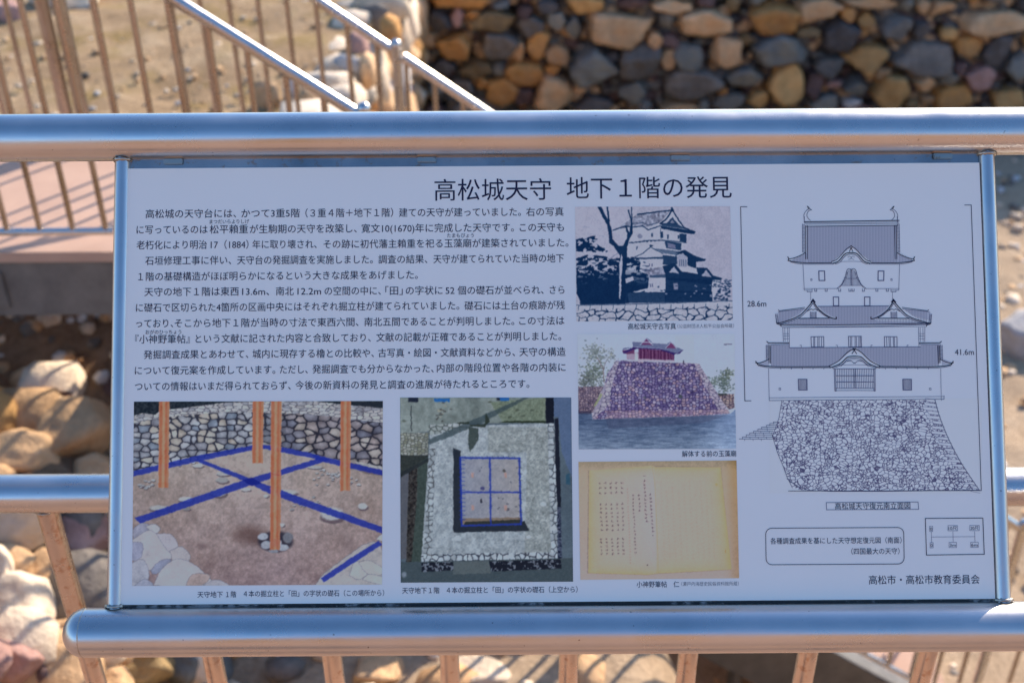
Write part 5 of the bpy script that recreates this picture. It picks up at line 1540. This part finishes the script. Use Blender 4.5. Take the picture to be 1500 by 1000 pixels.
# -- photograph of the old manuscript book
c = Canvas(83, 42, 1204, 874, 336, 256, (178, 168, 172))
n1 = c.noise(140, 2, 4) - .5
grad = np.clip((c.Y - 42) / 830, 0, 1)[..., None]
c.C = np.array([166, 150, 134.]) * (1 - grad) * 1.0 + np.array([160, 146, 146.]) * grad + n1[..., None] * 16 + (np.exp(-((c.Y - 42) / 60) ** 2))[..., None] * np.array([-24, -22, -24]) - np.exp(-((c.X - 1200) / 60) ** 2)[..., None] * np.array([10, 22, 40])
c.poly([(150, 108), (610, 76), (1095, 84), (1152, 815), (640, 838), (560, 846), (130, 830)], (110, 92, 92), .5)
pg = c.mask([(158, 104), (605, 74), (632, 84), (1090, 88), (1152, 812), (636, 834), (560, 844), (140, 828)])
col = np.array([168, 159, 150.]) + (c.noise(200, 5, 4) - .5)[..., None] * 18
edge_ = np.minimum.reduce([np.abs(c.X - 150 + (c.Y - 100) * .02), np.abs(1090 + (c.Y - 88) * .085 - c.X), np.abs(c.Y - 84) * 1.4, np.abs(840 - c.Y) * 1.1])
col = col + np.exp(-edge_ / 45)[..., None] * np.array([16, 7, -28.]) + np.exp(-np.abs(c.X - 622) / 90)[..., None] * np.array([2, 2, 6])
col = col + np.clip((c.Y - 500) / 400, 0, 1)[..., None] * np.array([-2, -3, -6]) - np.clip((c.X - 150) / 500, 0, 1)[..., None] * np.array([-2, -4, -22]) * (c.X < 620)[..., None] * .6
c.put(pg, col)
c.lines([(605, 76), (622, 200), (630, 500), (634, 834)], 4, (168, 144, 104), .6); c.lines([(612, 76), (640, 600), (640, 832)], 3, (180, 168, 150), .6)
c.lines([(158, 104), (140, 828)], 3, (140, 120, 96), .6); c.lines([(140, 828), (560, 844), (636, 836), (1152, 812)], 3, (140, 116, 84), .6); c.lines([(1090, 88), (1152, 812)], 3, (160, 142, 104), .5)
c.ell(1058, 212, 12, 12, (196, 168, 96), .7, .8); c.ell(1112, 685, 4, 14, (150, 116, 60), .7)
def brush(x, y0, y1, step, size, colr, a=.85, slant=0.03):
    y = y0
    while y < y1:
        xx = x + (y - y0) * slant
        for k in range(5):
            ang = rs.uniform(-.4, .4) + (0 if k % 2 else 1.5); L = size * rs.uniform(.35, .95)
            ox, oy = rs.uniform(-.3, .3, 2) * size
            c.line((xx + ox - math.cos(ang) * L / 2, y + oy - math.sin(ang) * L / 2), (xx + ox + math.cos(ang) * L / 2, y + oy + math.sin(ang) * L / 2), 2.6, colr, a * rs.uniform(.5, 1))
        y += step
INKM = (70, 46, 56)
brush(588, 280, 560, 26, 19, INKM, .85, .05); c.ell(600, 568, 5, 5, INKM, .9)
c.line((540, 146), (556, 147), 3, INKM, .9); brush(548, 182, 480, 26, 20, INKM, .9, .03)
brush(508, 285, 410, 26, 18, INKM, .75, .03); brush(465, 285, 700, 25, 18, INKM, .7, .03); brush(428, 240, 780, 20, 12, (140, 112, 104), .6, .02)
for x in (386, 349, 310, 270, 232):
    brush(x, 195, 290, 34, 20, INKM, .85, .0); brush(x + 2, 345, 545, 30, 19, INKM, .75, .03); brush(x + 2, 590, 720, 26, 18, INKM, .75, .03)
brush(195, 300, 350, 24, 16, (176, 160, 150), .6); c.ell(558, 776, 5, 5, INKM, .9)
for x in (665, 705, 745, 788, 828, 868, 908, 945, 985, 1020): brush(x, 190 + (x % 7) * 14, 740, 27, 16, (140, 126, 116), .42, .03)
for x in (470, 510, 585): brush(x, 180, 260, 26, 14, (182, 168, 156), .4, .02)
c.build('manuscript_photo', [(847.3, 676), (1078.8, 674), (1082.6, 846.2), (850.2, 848.5)])
